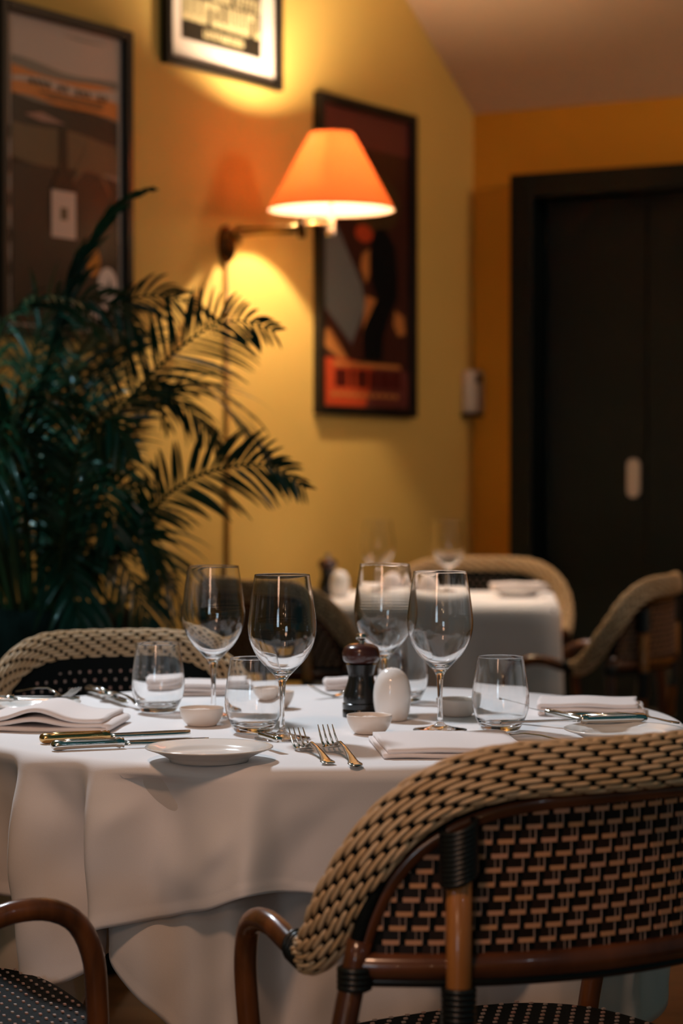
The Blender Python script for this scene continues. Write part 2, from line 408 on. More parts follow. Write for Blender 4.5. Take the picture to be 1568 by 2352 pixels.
for i, (x, w_, h_) in enumerate([(.0, .06, .035), (.07, .06, .05), (.14, .05, .03), (.20, .02, .06), (.24, .02, .06), (.28, .02, .05), (.32, .04, .06), (.38, .02, .06), (.42, .03, .055)]):
    poly(bm, ell(x-.02, -.435, w_*.55, h_*.5) if i < 3 else R4(x-.02, x-.02+w_, -.465, -.465+h_), y-.0062, 8)
for i in range(9): poly(bm, R4(-.495, -.45, -.30+.055*i-.04, -.30+.055*i), y-.002, 8 if i % 2 else 5)
link('print', bm, P1, o, smooth=False)
# poster 2: text print with a mat
o, W, H = picture('small dark-framed lettered print in a white mat, highest on wall above the lamp', 368, 634, -210, 212, 100, .024, M['frame'])
P2 = [M['matboard'], colmat('p_black', (34, 30, 24)), colmat('p_letter', (206, 192, 150)), colmat('p_blue', (120, 130, 140))]
bm = bmesh.new()
poly(bm, R4(-.5, .5, -.5, .5), y, 0); poly(bm, R4(-.38, .37, -.38, .40), y-.0006, 1)
poly(bm, R4(-.2, .36, .1, .30), y-.001, 3); poly(bm, R4(.06, .35, .0, .06), y-.0015, 0)
def letters(x0, x1, z0, z1, n, mi=2):
    for i in range(n):
        x = x0+(x1-x0)*i/n; w_ = (x1-x0)/n
        k = rnd.random()
        poly(bm, R4(x, x+w_*.38, z0, z1), y-.0015, mi)
        if k < .6: poly(bm, R4(x+w_*.38, x+w_*.8, z1-(z1-z0)*.28, z1), y-.0015, mi)
        if k > .3: poly(bm, R4(x+w_*.38, x+w_*.8, z0, z0+(z1-z0)*.25), y-.0015, mi)
        if k > .7: poly(bm, R4(x+w_*.62, x+w_*.85, z0, z1), y-.002, mi)
letters(-.36, .0, -.06, -.005, 7); letters(-.10, .12, -.12, -.03, 3); letters(.12, .36, -.12, -.05, 6)
letters(-.37, .37, -.27, -.135, 11); letters(-.18, .2, -.345, -.30, 12)
link('print', bm, P2, o, smooth=False)
# poster 3
o, W, H = picture('narrow dark-framed red poster of an abstract black figure, behind the lamp shade', 718, 943, 268, 960, 600, .03, M['frame'])
P3 = [colmat('q_darkred', (66, 34, 26)), colmat('q_top', (104, 52, 48)), colmat('q_steel', (112, 116, 118)), colmat('q_black', (8, 12, 16)), colmat('q_tan', (196, 128, 70)),
      colmat('q_red', (196, 74, 40)), colmat('q_darktext', (78, 24, 18)), colmat('q_olive', (72, 54, 30))]
bm = bmesh.new()
poly(bm, R4(-.5, .5, -.5, .5), y, 0); poly(bm, R4(-.5, .5, .38, .5), y-.0006, 1); poly(bm, ell(.1, .2, .3, .1), y-.0006, 7)
S = lambda L: [(a*W, b_*H) for a, b_ in L]
poly(bm, S([(-.46, .1), (-.35, .12), (-.05, -.08), (.0, -.16), (-.16, -.29), (-.46, -.17)]), y-.001, 2)
poly(bm, S([(.06, .07), (.12, .11), (.22, .12), (.34, .06), (.37, -.05), (.36, -.12), (.28, -.18), (.2, -.26), (.2, -.34), (-.02, -.34), (-.03, -.24), (.02, -.17), (.12, -.12), (.06, -.06)]), y-.0015, 3)
poly(bm, S([(.34, -.16), (.44, -.18), (.46, -.24), (.38, -.25), (.32, -.21)]), y-.0015, 4)
poly(bm, S([(-.46, -.25), (-.40, -.24), (-.2, -.34), (-.3, -.34), (-.46, -.30)]), y-.0015, 4)
poly(bm, S([(-.04, .02), (.04, .04), (.04, -.05), (.0, -.08), (-.06, -.03)]), y-.0015, 4)
poly(bm, S([(.0, -.12), (.12, -.13), (.06, -.17), (-.04, -.24)]), y-.002, 4)
poly(bm, ell(-.02, .09, .1, .03), y-.001, 5)
poly(bm, S([(-.5, -.34), (-.2, -.34), (.1, -.36), (.0, -.5), (-.5, -.5)]), y-.001, 5); poly(bm, S([(.1, -.36), (.5, -.37), (.5, -.5), (.0, -.5)]), y-.001, 1)
poly(bm, R4(-.36, .40, -.365, -.35), y-.0018, 4)
for i, (x, w_) in enumerate([(-.34, .13), (-.18, .05), (-.10, .12), (.04, .10), (.16, .12), (.30, .10)]): poly(bm, R4(x, x+w_, -.435, -.375), y-.0018, 6)
for i in range(10): poly(bm, R4(-.38+.078*i, -.33+.078*i, -.468, -.452), y-.0018, 4)
link('print', bm, P3, o, smooth=False)
# wall sensor in the corner
ps = onwall(1073, 900, DL, NL)
o = thing('wall_thermostat', 'small white thermostat box with dark display on the wall corner', 'thermostat', ps, atan2(-DL.y, -DL.x))
bm = bmesh.new(); box(bm, (0, -.0225, 0), (.105, .045, .155), bev=.016); link('housing', bm, M['plastic'], o)
bm = bmesh.new(); box(bm, (.0, -.0455, .045), (.045, .003, .028), bev=.001); link('display', bm, M['screen'], o)
bm = bmesh.new(); box(bm, (.0, -.02, -.084), (.10, .04, .012), bev=.003); link('bracket', bm, M['black'], o)

# swing-arm wall lamp
foot = onwall(570, 1080, DL, NL); d_l = .3025
LP = foot+NL*d_l
def zpx(py, Y): return HC+(1080-py)*Y/FPX
bp = onwall(516, 562, DL, NL)
lamp_o = thing('swing_arm_wall_lamp', 'brass swing-arm wall lamp with a lit terracotta cone shade', 'lamp', bp, 0)
def lc(v): return Vector(v)-bp
bm = bmesh.new()
rot = Matrix.Rotation(atan2(-DL.y, -DL.x), 3, 'Z')
n = 32
for k, (yy, s_) in enumerate(((0, 1), (-.012, 1), (-.02, .8))):
    pass
rings = []
for yy, s_ in ((0, 1.0), (-.012, 1.0), (-.022, .82), (-.026, .5), (-.027, .01)):
    rings.append([bm.verts.new(rot @ Vector((.036*s_*cos(2*pi*k/n), yy, .058*s_*sin(2*pi*k/n)))) for k in range(n)])
for a_, b_ in zip(rings, rings[1:]):
    for k in range(n): bm.faces.new((a_[k], a_[(k+1) % n], b_[(k+1) % n], b_[k]))
bmesh.ops.recalc_face_normals(bm, faces=bm.faces)
link('wall_plate', bm, M['bronze'], lamp_o)
ZA = zpx(520, LP.y)
hub = bp+NL*.05; hub.z = zpx(541, hub.y)
d = ray(693, 1080); d.z = 0; d.normalize()
# elbow: the point on that line of sight about 0.37 m out from the plate
best = None
for k in range(200):
    P_ = Vector((0, 0, 0))+d*(6+.006*k); P_.z = ZA
    e_ = abs((P_-Vector((hub.x, hub.y, ZA))).length-.30)
    if best is None or e_ < best[0]: best = (e_, P_)
elbow = best[1]; elbow.z = zpx(526, elbow.y)
bm = bmesh.new()
tube(bm, [lc(bp+NL*.02+Vector((0, 0, hub.z-bp.z))), lc(hub), lc(hub+Vector((0, 0, .008)))], [.012, .012, .012], 14)
tube(bm, [lc(hub-Vector((0, 0, .03))), lc(hub+Vector((0, 0, .03)))], .011, 14)
tube(bm, [lc(hub+Vector((0, 0, .018))), lc(elbow+Vector((0, 0, .005)))], .0065, 12)
tube(bm, [lc(hub+Vector((0, 0, .002))), lc(elbow+Vector((0, 0, -.010)))], .0065, 12)
link('arm', bm, M['brass'], lamp_o)
bm = bmesh.new()
tube(bm, [lc(elbow+Vector((0, 0, -.028))), lc(elbow+Vector((0, 0, .026)))], .011, 14)
link('elbow_joint', bm, M['bronze'], lamp_o)
SP = Vector((LP.x, LP.y, 0)); ZB = zpx(484, LP.y); ZT = zpx(309, LP.y)
bm = bmesh.new()
tube(bm, [lc(elbow+Vector((0, 0, .01))), lc(Vector((SP.x, SP.y, ZA+.008)))], .0065, 12)
link('arm', bm, M['brass'], lamp_o)
bm = bmesh.new()
lathe(bm, [(0, ZA-.03), (.014, ZA-.03), (.016, ZA-.022), (.011, ZA-.01), (.011, ZA+.03), (.006, ZA+.035), (.006, 2.03), (.012, 2.035), (.012, 2.067), (0, 2.067)], 20, c=lc(SP)*1.0)
socket_o = link('socket', bm, M['chrome'], lamp_o)
r1 = 290/2*LP.y/FPX; r0 = 100/2*LP.y/FPX
bm = bmesh.new()
lathe(bm, [(r1-.0015+(r0-r1)*t/12, ZB+(ZT-ZB)*t/12) for t in range(13)], 72, 1, c=lc(SP))
lathe(bm, [(r1+.0006+(r0-r1)*t/12, ZB+(ZT-ZB)*t/12) for t in range(13)], 72, 0, c=lc(SP))
shade = link('lamp_shade', bm, [M['shade_out'], M['shade_in']], lamp_o)
bm = bmesh.new()
pts = [lc(SP)+Vector((r1*cos(2*pi*k/48), r1*sin(2*pi*k/48), ZB)) for k in range(49)]
tube(bm, pts, .0016, 6)
link('lower_ring', bm, M['brass'], lamp_o)
bm = bmesh.new()
pts = [lc(SP)+Vector((r0*cos(2*pi*k/48), r0*sin(2*pi*k/48), ZT)) for k in range(49)]
tube(bm, pts, .0016, 6)
for k in range(3):
    a_ = 2*pi*k/3+.4
    tube(bm, [lc(SP)+Vector((.008*cos(a_), .008*sin(a_), ZT-.012)), lc(SP)+Vector((r0*cos(a_), r0*sin(a_), ZT))], .0012, 6)
link('upper_ring', bm, M['brass'], lamp_o)
bm = bmesh.new()
lathe(bm, [(0, 2.066)]+[(.020*sin(a_)+.001, 2.090-.023*cos(a_)) for a_ in [pi*k/14 for k in range(1, 14)]]+[(0, 2.114)], 24, c=lc(SP))
link('bulb', bm, M['bulb'], socket_o)
bm = bmesh.new()
tube(bm, [lc(bp+NL*.008-Vector((0, 0, .05))), Vector((NL.x*.008, NL.y*.008, .05-bp.z))], .008, 8)
link('cord_cover', bm, mat('painted_cord_cover', srgb(150, 110, 44), .5), lamp_o)['label'] = 'ochre painted cord cover'

# ------------------------------------------------------------------ bistro armchair
RB, YC = .435, .185
def arc(a, z, r=RB): a = R_(a); return Vector((r*sin(a), YC-r*cos(a), z))
SEAT_Z = .457
def build_chair(name, label, group):
    t = thing(name, label, 'chair', (0, 0, 0), 0, group)
    # woven band path
    half = [arc(0, .818, .442), arc(-10, .818, .442), arc(-20, .815, .442), arc(-28, .798, .443), arc(-34, .768, .443), arc(-38.5, .728, .440),
            Vector((-.286, -.128, .680)), Vector((-.288, -.102, .642)), Vector((-.288, -.075, .616)), Vector((-.283, -.043, .605))]
    ctrl = [Vector((-p.x, p.y, p.z)) for p in reversed(half[1:])]+half
    NP = 260; P = smooth_path(ctrl, NP)
    T = [(P[min(i+1, NP-1)]-P[max(i-1, 0)]).normalized() for i in range(NP)]
    Ls = [0]
    for i in range(1, NP): Ls.append(Ls[-1]+(P[i]-P[i-1]).length)
    LT = Ls[-1]
    def fr(s):
        s = min(max(s, 0), LT-1e-5); u = s/LT*(NP-1); i = int(u); q_ = u-i
        p = P[i].lerp(P[i+1], q_); tt = T[i].lerp(T[i+1], q_).normalized()
        a_ = atan2(p.x, YC-p.y); lim = R_(50)
        a_ = max(-lim, min(lim, a_))
        N_ = Vector((sin(a_), -cos(a_), .10)); N_ = (N_-tt*N_.dot(tt)).normalized(); B_ = tt.cross(N_)
        e = min(s, LT-s); k = .62+.38*min(1, e/.09)**.6
        return p, N_, B_, k, tt
    bm = bmesh.new(); SB, SN = .0265, .0150
    def surf(s, ph, h):
        p, N_, B_, k, tt = fr(s)
        e1, e2 = cos(ph), sin(ph)
        q_ = .75                                   # superellipse: flat faces, round edges
        x = SN*math.copysign(abs(e1)**q_, e1)*k; yv = SB*math.copysign(abs(e2)**q_, e2)*k
        if min(s, LT-s) < .09: x *= 1+.35*(1-min(s, LT-s)/.09)
        nn = (N_*e1/SN+B_*e2/SB).normalized()
        return p+N_*x+B_*yv+nn*h, nn, tt
    NR = 23
    # arc-length uniform angles round the section
    samp = [surf(LT/2, 2*pi*k/400, 0)[0] for k in range(401)]
    cl = [0]
    for k in range(400): cl.append(cl[-1]+(samp[k+1]-samp[k]).length)
    phis = []
    for r_ in range(NR):
        s_ = cl[-1]*r_/NR; k = next(i for i in range(401) if cl[i] >= s_); phis.append(2*pi*k/400)
    rw = cl[-1]/NR
    # dark core
    nseg = 130; rings = []
    for i in range(nseg+1):
        rings.append([bm.verts.new(surf(LT*i/nseg, 2*pi*k/20, -.0012)[0]) for k in range(20)])
    for i in range(nseg):
        for k in range(20):
            f = bm.faces.new((rings[i][k], rings[i][(k+1) % 20], rings[i+1][(k+1) % 20], rings[i+1][k])); f.material_index = 1
    for rg in (rings[0][::-1], rings[-1]):
        f = bm.faces.new(rg); f.material_index = 1
    per = .0385; ln = .0322
    for r_ in range(NR):
        ph = phis[r_]; s0 = -per*((-r_*.34) % 1.0)
        while s0 < LT:
            a_, b_ = max(s0, .002), min(s0+ln, LT-.002)
            if b_-a_ > .006:
                prev = None
                for j in range(7):
                    u = j/6; s_ = a_+(b_-a_)*u
                    env = max(0.0, 1-abs(2*u-1)**8)
                    w_ = rw*.45*(.62+.38*env); h_ = .0023*(.6+.4*env); lift = .0012*max(0, sin(pi*u))**.5-.0005
                    c_, nn, tt = surf(s_, ph, lift)
                    bb = tt.cross(nn)
                    ring = [bm.verts.new(c_+bb*(w_*cos(2*pi*m/8))+nn*(h_*sin(2*pi*m/8)+h_*.2)) for m in range(8)]
                    if prev:
                        for m in range(8): bm.faces.new((prev[m], prev[(m+1) % 8], ring[(m+1) % 8], ring[m]))
                    else: bm.faces.new(ring[::-1])
                    prev = ring
                bm.faces.new(prev)
            s0 += per
    bmesh.ops.recalc_face_normals(bm, faces=bm.faces)
    link('woven_band', bm, [M['wicker'], M['weaveback']], t)['label'] = 'tan woven wicker rim'
    # piping under the band
    bm = bmesh.new()
    fr_a = [(-40, .612), (-39.2, .63), (-38.2, .655), (-36, .692), (-33.5, .719), (-31, .737), (-26, .760), (-21, .773), (-15, .780), (-8, .783), (0, .784)]
    allp = [arc(a_, z_) for a_, z_ in fr_a]+[arc(-a_, z_) for a_, z_ in reversed(fr_a[:-1])]
    pp = smooth_path([p+Vector((p.x*.018, 0, .0125)) for p in allp], 90)
    tube(bm, pp, .0085, 8)
    link('edge_binding', bm, M['weaveback'], t)
    bm = bmesh.new(); tube(bm, smooth_path(allp, 100), .0088, 12)
    link('back_frame', bm, M['bamboo'], t)
    bm = bmesh.new(); tube(bm, smooth_path([arc(a_, .613) for a_ in range(-41, 42, 4)], 60), .0142, 14)
    tube(bm, smooth_path([arc(a_, .596, RB-.004) for a_ in range(-41, 42, 4)], 60), .006, 8, 1)
    link('back_rail', bm, [M['bamboo'], M['wrap']], t)
    # panel top height
    fx = [a_ for a_, z_ in fr_a]+[-a_ for a_, z_ in reversed(fr_a[:-1])]; fz = [z_ for a_, z_ in fr_a]+[z_ for a_, z_ in reversed(fr_a[:-1])]
    def ztop(a_deg):
        for i in range(len(fx)-1):
            if fx[i] <= a_deg <= fx[i+1]: return fz[i]+(fz[i+1]-fz[i])*(a_deg-fx[i])/(fx[i+1]-fx[i])
        return .612
    def sheet(bm, r_, mi, extra=0):
        prev = None
        for i in range(61):
            a_ = -39.6+79.2*i/60; zt = ztop(a_)+extra*min(1, (39.6-abs(a_))/8)
            c_ = [bm.verts.new(arc(a_, .612+(zt-.612)*k/4, r_)) for k in range(5)]
            if prev:
                for k in range(4):
                    f = bm.faces.new((prev[k], c_[k], c_[k+1], prev[k+1])); f.material_index = mi
            prev = c_
    def patch(bm, s0, s1, z0, z1, r_, thick, mi):
        a0, a1 = math.degrees(s0/RB), math.degrees(s1/RB)
        z1 = min(z1, ztop((a0+a1)/2)-.004); z0 = max(z0, .618)
        if z1-z0 < .0012: return
        nn = 1 if s1-s0 < .003 else 2
        sgn = 1 if thick > 0 else -1
        o_ = []; n_ = []
        for k in range(nn+1):
            a_ = a0+(a1-a0)*k/nn
            o_.append((bm.verts.new(arc(a_, z0, r_+thick)), bm.verts.new(arc(a_, z1, r_+thick))))
            n_.append((bm.verts.new(arc(a_, z0, r_)), bm.verts.new(arc(a_, z1, r_))))
        fs = []
        for k in range(nn):
            fs.append(bm.faces.new((o_[k][0], o_[k+1][0], o_[k+1][1], o_[k][1])))
            fs.append(bm.faces.new((o_[k][1], o_[k+1][1], n_[k+1][1], n_[k][1])))
            fs.append(bm.faces.new((o_[k][0], n_[k][0], n_[k+1][0], o_[k+1][0])))
        fs.append(bm.faces.new((o_[0][0], o_[0][1], n_[0][1], n_[0][0]))); fs.append(bm.faces.new((o_[-1][0], n_[-1][0], n_[-1][1], o_[-1][1])))
        for f in fs: f.material_index = mi
    bm = bmesh.new(); sheet(bm, RB+.001, 1)
    pw, pz, bw, bh = .0237, .0148, .0168, .0047
    S_MAX = R_(39)*RB
    for r_ in range(12):
        z0 = .621+pz*r_; sh = (r_*.295) % 1.0
        k0 = int(-S_MAX/pw)-2
        for k in range(k0, -k0+1):
            s0 = (k+sh)*pw
            if s0 < -S_MAX or s0+bw > S_MAX: continue
            patch(bm, s0, s0+bw, z0, z0+bh, RB+.001, .0022, 0)
            patch(bm, s0+.001, s0+bw-.001, z0+bh+.0006, z0+pz-.0006, RB+.001, .0012, 3)
            patch(bm, s0+bw-.0001, s0+bw+.0006, z0+bh*.2, z0+pz+.001, RB+.001, .0016, 2)
            if (k+r_) % 2 == 0: patch(bm, s0+bw*.62, s0+bw*.62+.0005, z0+bh, z0+pz, RB+.001, .0017, 2)
    bmesh.ops.recalc_face_normals(bm, faces=bm.faces)
    link('woven_back_panel', bm, [M['canebar'], M['weaveback'], M['thread'], M['darkweave']], t, smooth=False)
    bm = bmesh.new(); sheet(bm, RB-.0095, 1, .016)
    for r_ in range(12):
        z0 = .624+pz*r_; sh = .5*(r_ % 2)
        k0 = int(-S_MAX/pw)-2
        for k in range(k0, -k0+1):
            s0 = (k+sh)*pw
            if s0 < -S_MAX or s0 > S_MAX: continue
            patch(bm, s0, s0+.0052, z0, z0+.0048, RB-.0095, -.0014, 0)
    bmesh.ops.recalc_face_normals(bm, faces=bm.faces)
    link('backrest', bm, [M['dot'], M['weaveback']], t, smooth=False)['label'] = 'dark inner backrest weave dotted with pale stitches'
    for sg in (-1, 1):
        # arm: bent rattan from band tip forward and down to the seat frame
        bm = bmesh.new()
        ap = [Vector((sg*.283, -.05, .605)), Vector((sg*.283, -.015, .612)), Vector((sg*.281, .03, .624)), Vector((sg*.276, .075, .622)), Vector((sg*.268, .110, .602)),
              Vector((sg*.260, .132, .560)), Vector((sg*.252, .140, .50)), Vector((sg*.242, .145, .43)), Vector((sg*.234, .150, .30)), Vector((sg*.226, .155, .0))]
        tube(bm, smooth_path(ap, 60), .0135, 14)
        arm_o = link('arm', bm, M['bamboo_m'], t)
        bm = bmesh.new()
        for k in range(5): 
            u = -.052+.006*k
            pts = [Vector((sg*.283, u, .605+(u+.05)*.3))+Vector((cos(2*pi*m/20)*.0165, 0, sin(2*pi*m/20)*.0165)) for m in range(21)]
            tube(bm, pts, .003, 6)
        link('arm_binding', bm, M['wrap'], arm_o)
        # back post
        bm = bmesh.new()
        a_ = sg*26.4
        tube(bm, [arc(a_, .44, RB+.004), arc(a_, .60, RB+.017), arc(a_, .75, RB+.017)], .0135, 14)
        post_o = link('back_post', bm, M['bamboo_l'], t)
        bm = bmesh.new()
        for k in range(11):
            z_ = .708+.0052*k; c_ = arc(a_, z_, RB+.015)
            pts = [c_+Vector((cos(2*pi*m/20)*.0175, sin(2*pi*m/20)*.0175, .007*cos(2*pi*m/20)*-sg)) for m in range(21)]
            tube(bm, pts, .0034, 6)
        link('upper_binding', bm, M['wrap'], post_o)
        bm = bmesh.new()
        for k in range(12):
            z_ = .592-.006*k; c_ = arc(a_, z_, RB+.0165-.0005*k)
            pts = [c_+Vector((cos(2*pi*m/20)*.0155, sin(2*pi*m/20)*.0155, 0)) for m in range(21)]
            tube(bm, pts, .0034, 6)
        link('lower_binding', bm, M['wrap'], post_o)
        # rear leg
        bm = bmesh.new()
        tube(bm, smooth_path([arc(sg*39.6, .64, RB+.004), arc(sg*40.5, .60, RB+.006), arc(sg*42, .50, RB+.03), arc(sg*43, .25, RB+.05), arc(sg*43.5, 0, RB+.06)], 30), .0135, 12)
        leg_o = link('leg', bm, M['bamboo'], t)
        bm = bmesh.new()
        c_ = arc(sg*40.3, .592, RB+.006)
        for k in range(4):
            pts = [c_+Vector((cos(2*pi*m/16)*.015, sin(2*pi*m/16)*.015, .006*k)) for m in range(17)]
            tube(bm, pts, .0042, 6)
        link('leg_binding', bm, M['wrap'], leg_o)
    # seat
    def seat_r(th):                     # rounded D
        c_, s_ = abs(cos(th)), abs(sin(th)); return 1/((c_/.240)**3.0+(s_/.205)**3.0)**(1/3.0)
    bm = bmesh.new(); n = 64; cy = -.012
    rings = []
    for fr_, dz in ((.97, -.036), (1.0, -.03), (1.0, -.012), (.975, -.003), (.94, 0), (.5, .002), (.02, .003)):
        rings.append([bm.verts.new((seat_r(2*pi*k/n)*fr_*cos(2*pi*k/n), cy+seat_r(2*pi*k/n)*fr_*sin(2*pi*k/n), SEAT_Z+dz)) for k in range(n)])
    for a_, b_ in zip(rings, rings[1:]):
        for k in range(n):
            f = bm.faces.new((a_[k], a_[(k+1) % n], b_[(k+1) % n], b_[k])); f.material_index = 1
    f = bm.faces.new(rings[-1]); f.material_index = 1; f = bm.faces.new(rings[0][::-1]); f.material_index = 1
    for i in range(-13, 14):
        for j in range(-14, 15):
            x = (i+.5*(j % 2))*.0237; yv = cy+j*.0142
            th_ = atan2(yv-cy, x); rr = sqrt(x*x+(yv-cy)**2)
            if rr < seat_r(th_)*.93: box(bm, (x, yv, SEAT_Z+.0026), (.0048, .0032, .0020), 0)
    for k in range(28):
        th_ = 2*pi*k/28; rr = seat_r(th_)
        box(bm, (rr*cos(th_)*1.003, cy+rr*sin(th_)*1.003, SEAT_Z-.019), (.004, .004, .004), 0)
    s_o = link('seat', bm, [M['dot'], M['weaveback']], t, smooth=False); s_o['label'] = 'dark woven seat dotted with pale stitches'
    bm = bmesh.new()
    tube(bm, [(seat_r(2*pi*k/48)*.97*cos(2*pi*k/48), cy+seat_r(2*pi*k/48)*.97*sin(2*pi*k/48), SEAT_Z-.046) for k in range(49)], .011, 10, cap=False)
    link('seat_frame', bm, M['bamboo'], t)
    return t
chair = build_chair('rattan_armchair', 'large tan and black wicker armchair nearest the camera, its back towards us', 'rattan armchairs around the tables')
def place(o, x, y, yaw, label=None, sx=1, sz=1):
    if label: o['label'] = label
    o.location = (x, y, 0); o.rotation_euler = (0, 0, R_(yaw)); o.scale = (sx, 1, sz); return o
place(chair, .18, 2.572, 31)
place(dup(chair), -.520, 2.765, -65, 'armchair at lower left showing only a bent brown arm and dotted seat')
place(dup(chair), -.335, 3.675, 197, 'armchair behind the left of the white table, pale woven rim above the plates', .80)
place(dup(chair), -.10, 5.90, -36, 'dark shadowed armchair behind the two left wine glasses', .88)
place(dup(chair), .42, 6.98, 172, 'golden-rimmed armchair facing us behind the far white table', .98)
place(dup(chair), .66, 6.12, 70, 'armchair at right edge seen from its side, arm reaching to the far table')

# ------------------------------------------------------------------ main table and cloths
TC = Vector((-.032, 3.345, 0)); TR = .548; TZ = .752
tb = thing('dining_table', 'round pedestal table hidden under the white cloths in the foreground', 'table', TC)
bm = bmesh.new(); lathe(bm, [(0, .715), (TR-.085, .715), (TR-.08, .72), (TR-.08, .737), (TR-.085, .741), (0, .741)], 64); autosmooth(link('tabletop', bm, M['bamboo'], tb))
bm = bmesh.new(); lathe(bm, [(0, 0), (.26, 0), (.26, .02), (.05, .05), (.04, .1), (.04, .70), (.12, .714), (0, .714)], 32); autosmooth(link('pedestal', bm, M['black'], tb))
def table_curve(xs, ys, n, blur):
    v = []
    for k in range(n):
        d_ = -180+360*k/n
        for i in range(len(xs)-1):
            if xs[i] <= d_ <= xs[i+1]: v.append(ys[i]+(ys[i+1]-ys[i])*(d_-xs[i])/(xs[i+1]-xs[i])); break
    for _ in range(3): v = [sum(v[(k+j) % n] for j in range(-blur, blur+1))/(2*blur+1) for k in range(n)]
    return v
from mathutils import noise as mnoise
def draped(name, label, R0, zt, hemx, hemy, foldx, foldy, inward, m, seed, thick=.0012, dents=()):
    """round table top with cloth hanging; angle 0 = towards the camera, + = right (degrees)"""
    bm = bmesh.new(); n = 900; er = .016
    HEM = table_curve(hemx, hemy, n, 2); FO = table_curve(foldx, foldy, n, 2)
    prof = [.0, .5, .9, 1.0-er/R0]
    def pos(k, ring):
        deg = -180+360*k/n; th_ = R_(deg); d_ = Vector((sin(th_), -cos(th_), 0)); hem = HEM[k]; F = FO[k]
        if ring < 4: return TC+d_*(prof[ring]*R0)+Vector((0, 0, zt))
        if ring < 10:
            a_ = (ring-4)/5*pi/2; r_ = R0-er+er*sin(a_)+F*.10*((ring-4)/5)**2
            return TC+d_*r_+Vector((0, 0, zt-er+er*cos(a_)))
        u = (ring-9)/34; dz = hem*u
        g = .10+.90*(1-(1-min(1, dz/.15))**1.7)
        r_ = R0+F*g-inward*dz
        r_ += mnoise.noise(Vector((deg*.06+seed, dz*7, seed)))*.015*min(1, dz/.05)
        r_ += mnoise.noise(Vector((deg*.16+dz*14, dz*5+seed, 3)))*.004*min(1, dz/.04)
        for dd, dv, sa, sv, am, tilt in dents:
            e = ((deg-dd-tilt*(dz-dv))/sa)**2+((dz-dv)/sv)**2; r_ += am*math.exp(-e)
        if hem-dz < .013: r_ += .0013
        return TC+d_*r_+Vector((0, 0, zt-er-dz))
    NRG = 44; rings = []
    for ring in range(NRG):
        if ring == 0: rings.append([bm.verts.new(TC+Vector((0, 0, zt)))]); continue
        rings.append([bm.verts.new(pos(k, ring)) for k in range(n)])
    for k in range(n): bm.faces.new((rings[0][0], rings[1][k], rings[1][(k+1) % n]))
    for i in range(1, NRG-1):
        for k in range(n): bm.faces.new((rings[i][k], rings[i+1][k], rings[i+1][(k+1) % n], rings[i][(k+1) % n]))
    bmesh.ops.recalc_face_normals(bm, faces=bm.faces)
    o = link(name, bm, m); sm = o.modifiers.new('thick', 'SOLIDIFY'); sm.thickness = thick; sm.offset = -1
    tag(o, label, 'tablecloth'); return o
draped('tablecloth', 'white square top cloth with short folded hem over the round foreground table', TR, TZ,
       [-180, -135, -90, -60, -50, -47.5, -46, -41, -37, -34.5, -32.5, -31.5, -30, -22, -14, -8.5, -4, 8, 25, 42, 60, 90, 135, 180],
       [.14, .26, .14, .2, .205, .21, .295, .297, .275, .25, .225, .206, .200, .188, .165, .139, .147, .156, .19, .27, .20, .14, .26, .14],
       [-180, -150, -120, -90, -72, -62, -56, -50, -48, -46.5, -43, -39, -35.5, -34, -32.8, -31.2, -28, -24, -19, -14, -10.5, -8.6, -7.4, -5.5, -2, 6, 14, 24, 32, 40, 50, 60, 75, 90, 120, 150, 180],
       [0, .03, 0, .03, 0, .01, -.035, -.05, -.03, .046, .046, .004, -.038, -.040, .036, .052, .030, -.016, -.014, .022, .042, .060, .046, -.008, -.026, -.012, .0, .012, .0, .03, .0, .03, 0, .03, 0, .03, 0],
       .10, M['cloth'], 0.3, dents=[(-23, .03, 4, .05, -.020, 20), (-13, .09, 2.2, .03, .010, -60), (-27, .05, 2.5, .03, .008, -80), (-40, .04, 3, .03, -.012, 40), (-18, .13, 5, .03, .006, 30)])
draped('tablecloth', 'longer white under-cloth hanging below the top cloth of the foreground table', TR-.014, TZ-.005,
       [-180, -135, -90, -60, -50, -38, -31.5, -29.5, -27, -18, -12, -8, 0, 10, 24, 33, 37, 43, 50, 60, 90, 135, 180],
       [.3, .3, .3, .36, .36, .255, .235, .262, .290, .37, .42, .45, .40, .36, .35, .36, .335, .315, .38, .40, .36, .3, .3],
       [-180, -120, -90, -70, -60, -50, -40, -34, -31, -27, -22, -17, -13, -10.5, -9.2, -7, 0, 8, 15, 22, 28, 33.5, 35, 40, 44, 46, 50, 58, 66, 75, 90, 120, 180],
       [0, .02, 0, -.03, -.06, -.08, -.06, -.04, .012, .004, -.018, -.006, .022, .020, -.015, -.085, -.07, -.085, -.06, -.075, -.085, -.085, .01, .03, .02, -.03, -.03, .012, -.01, .01, .01, 0, 0],
       .06, M['cloth2'], 1.7)
Z0 = TZ+.0008

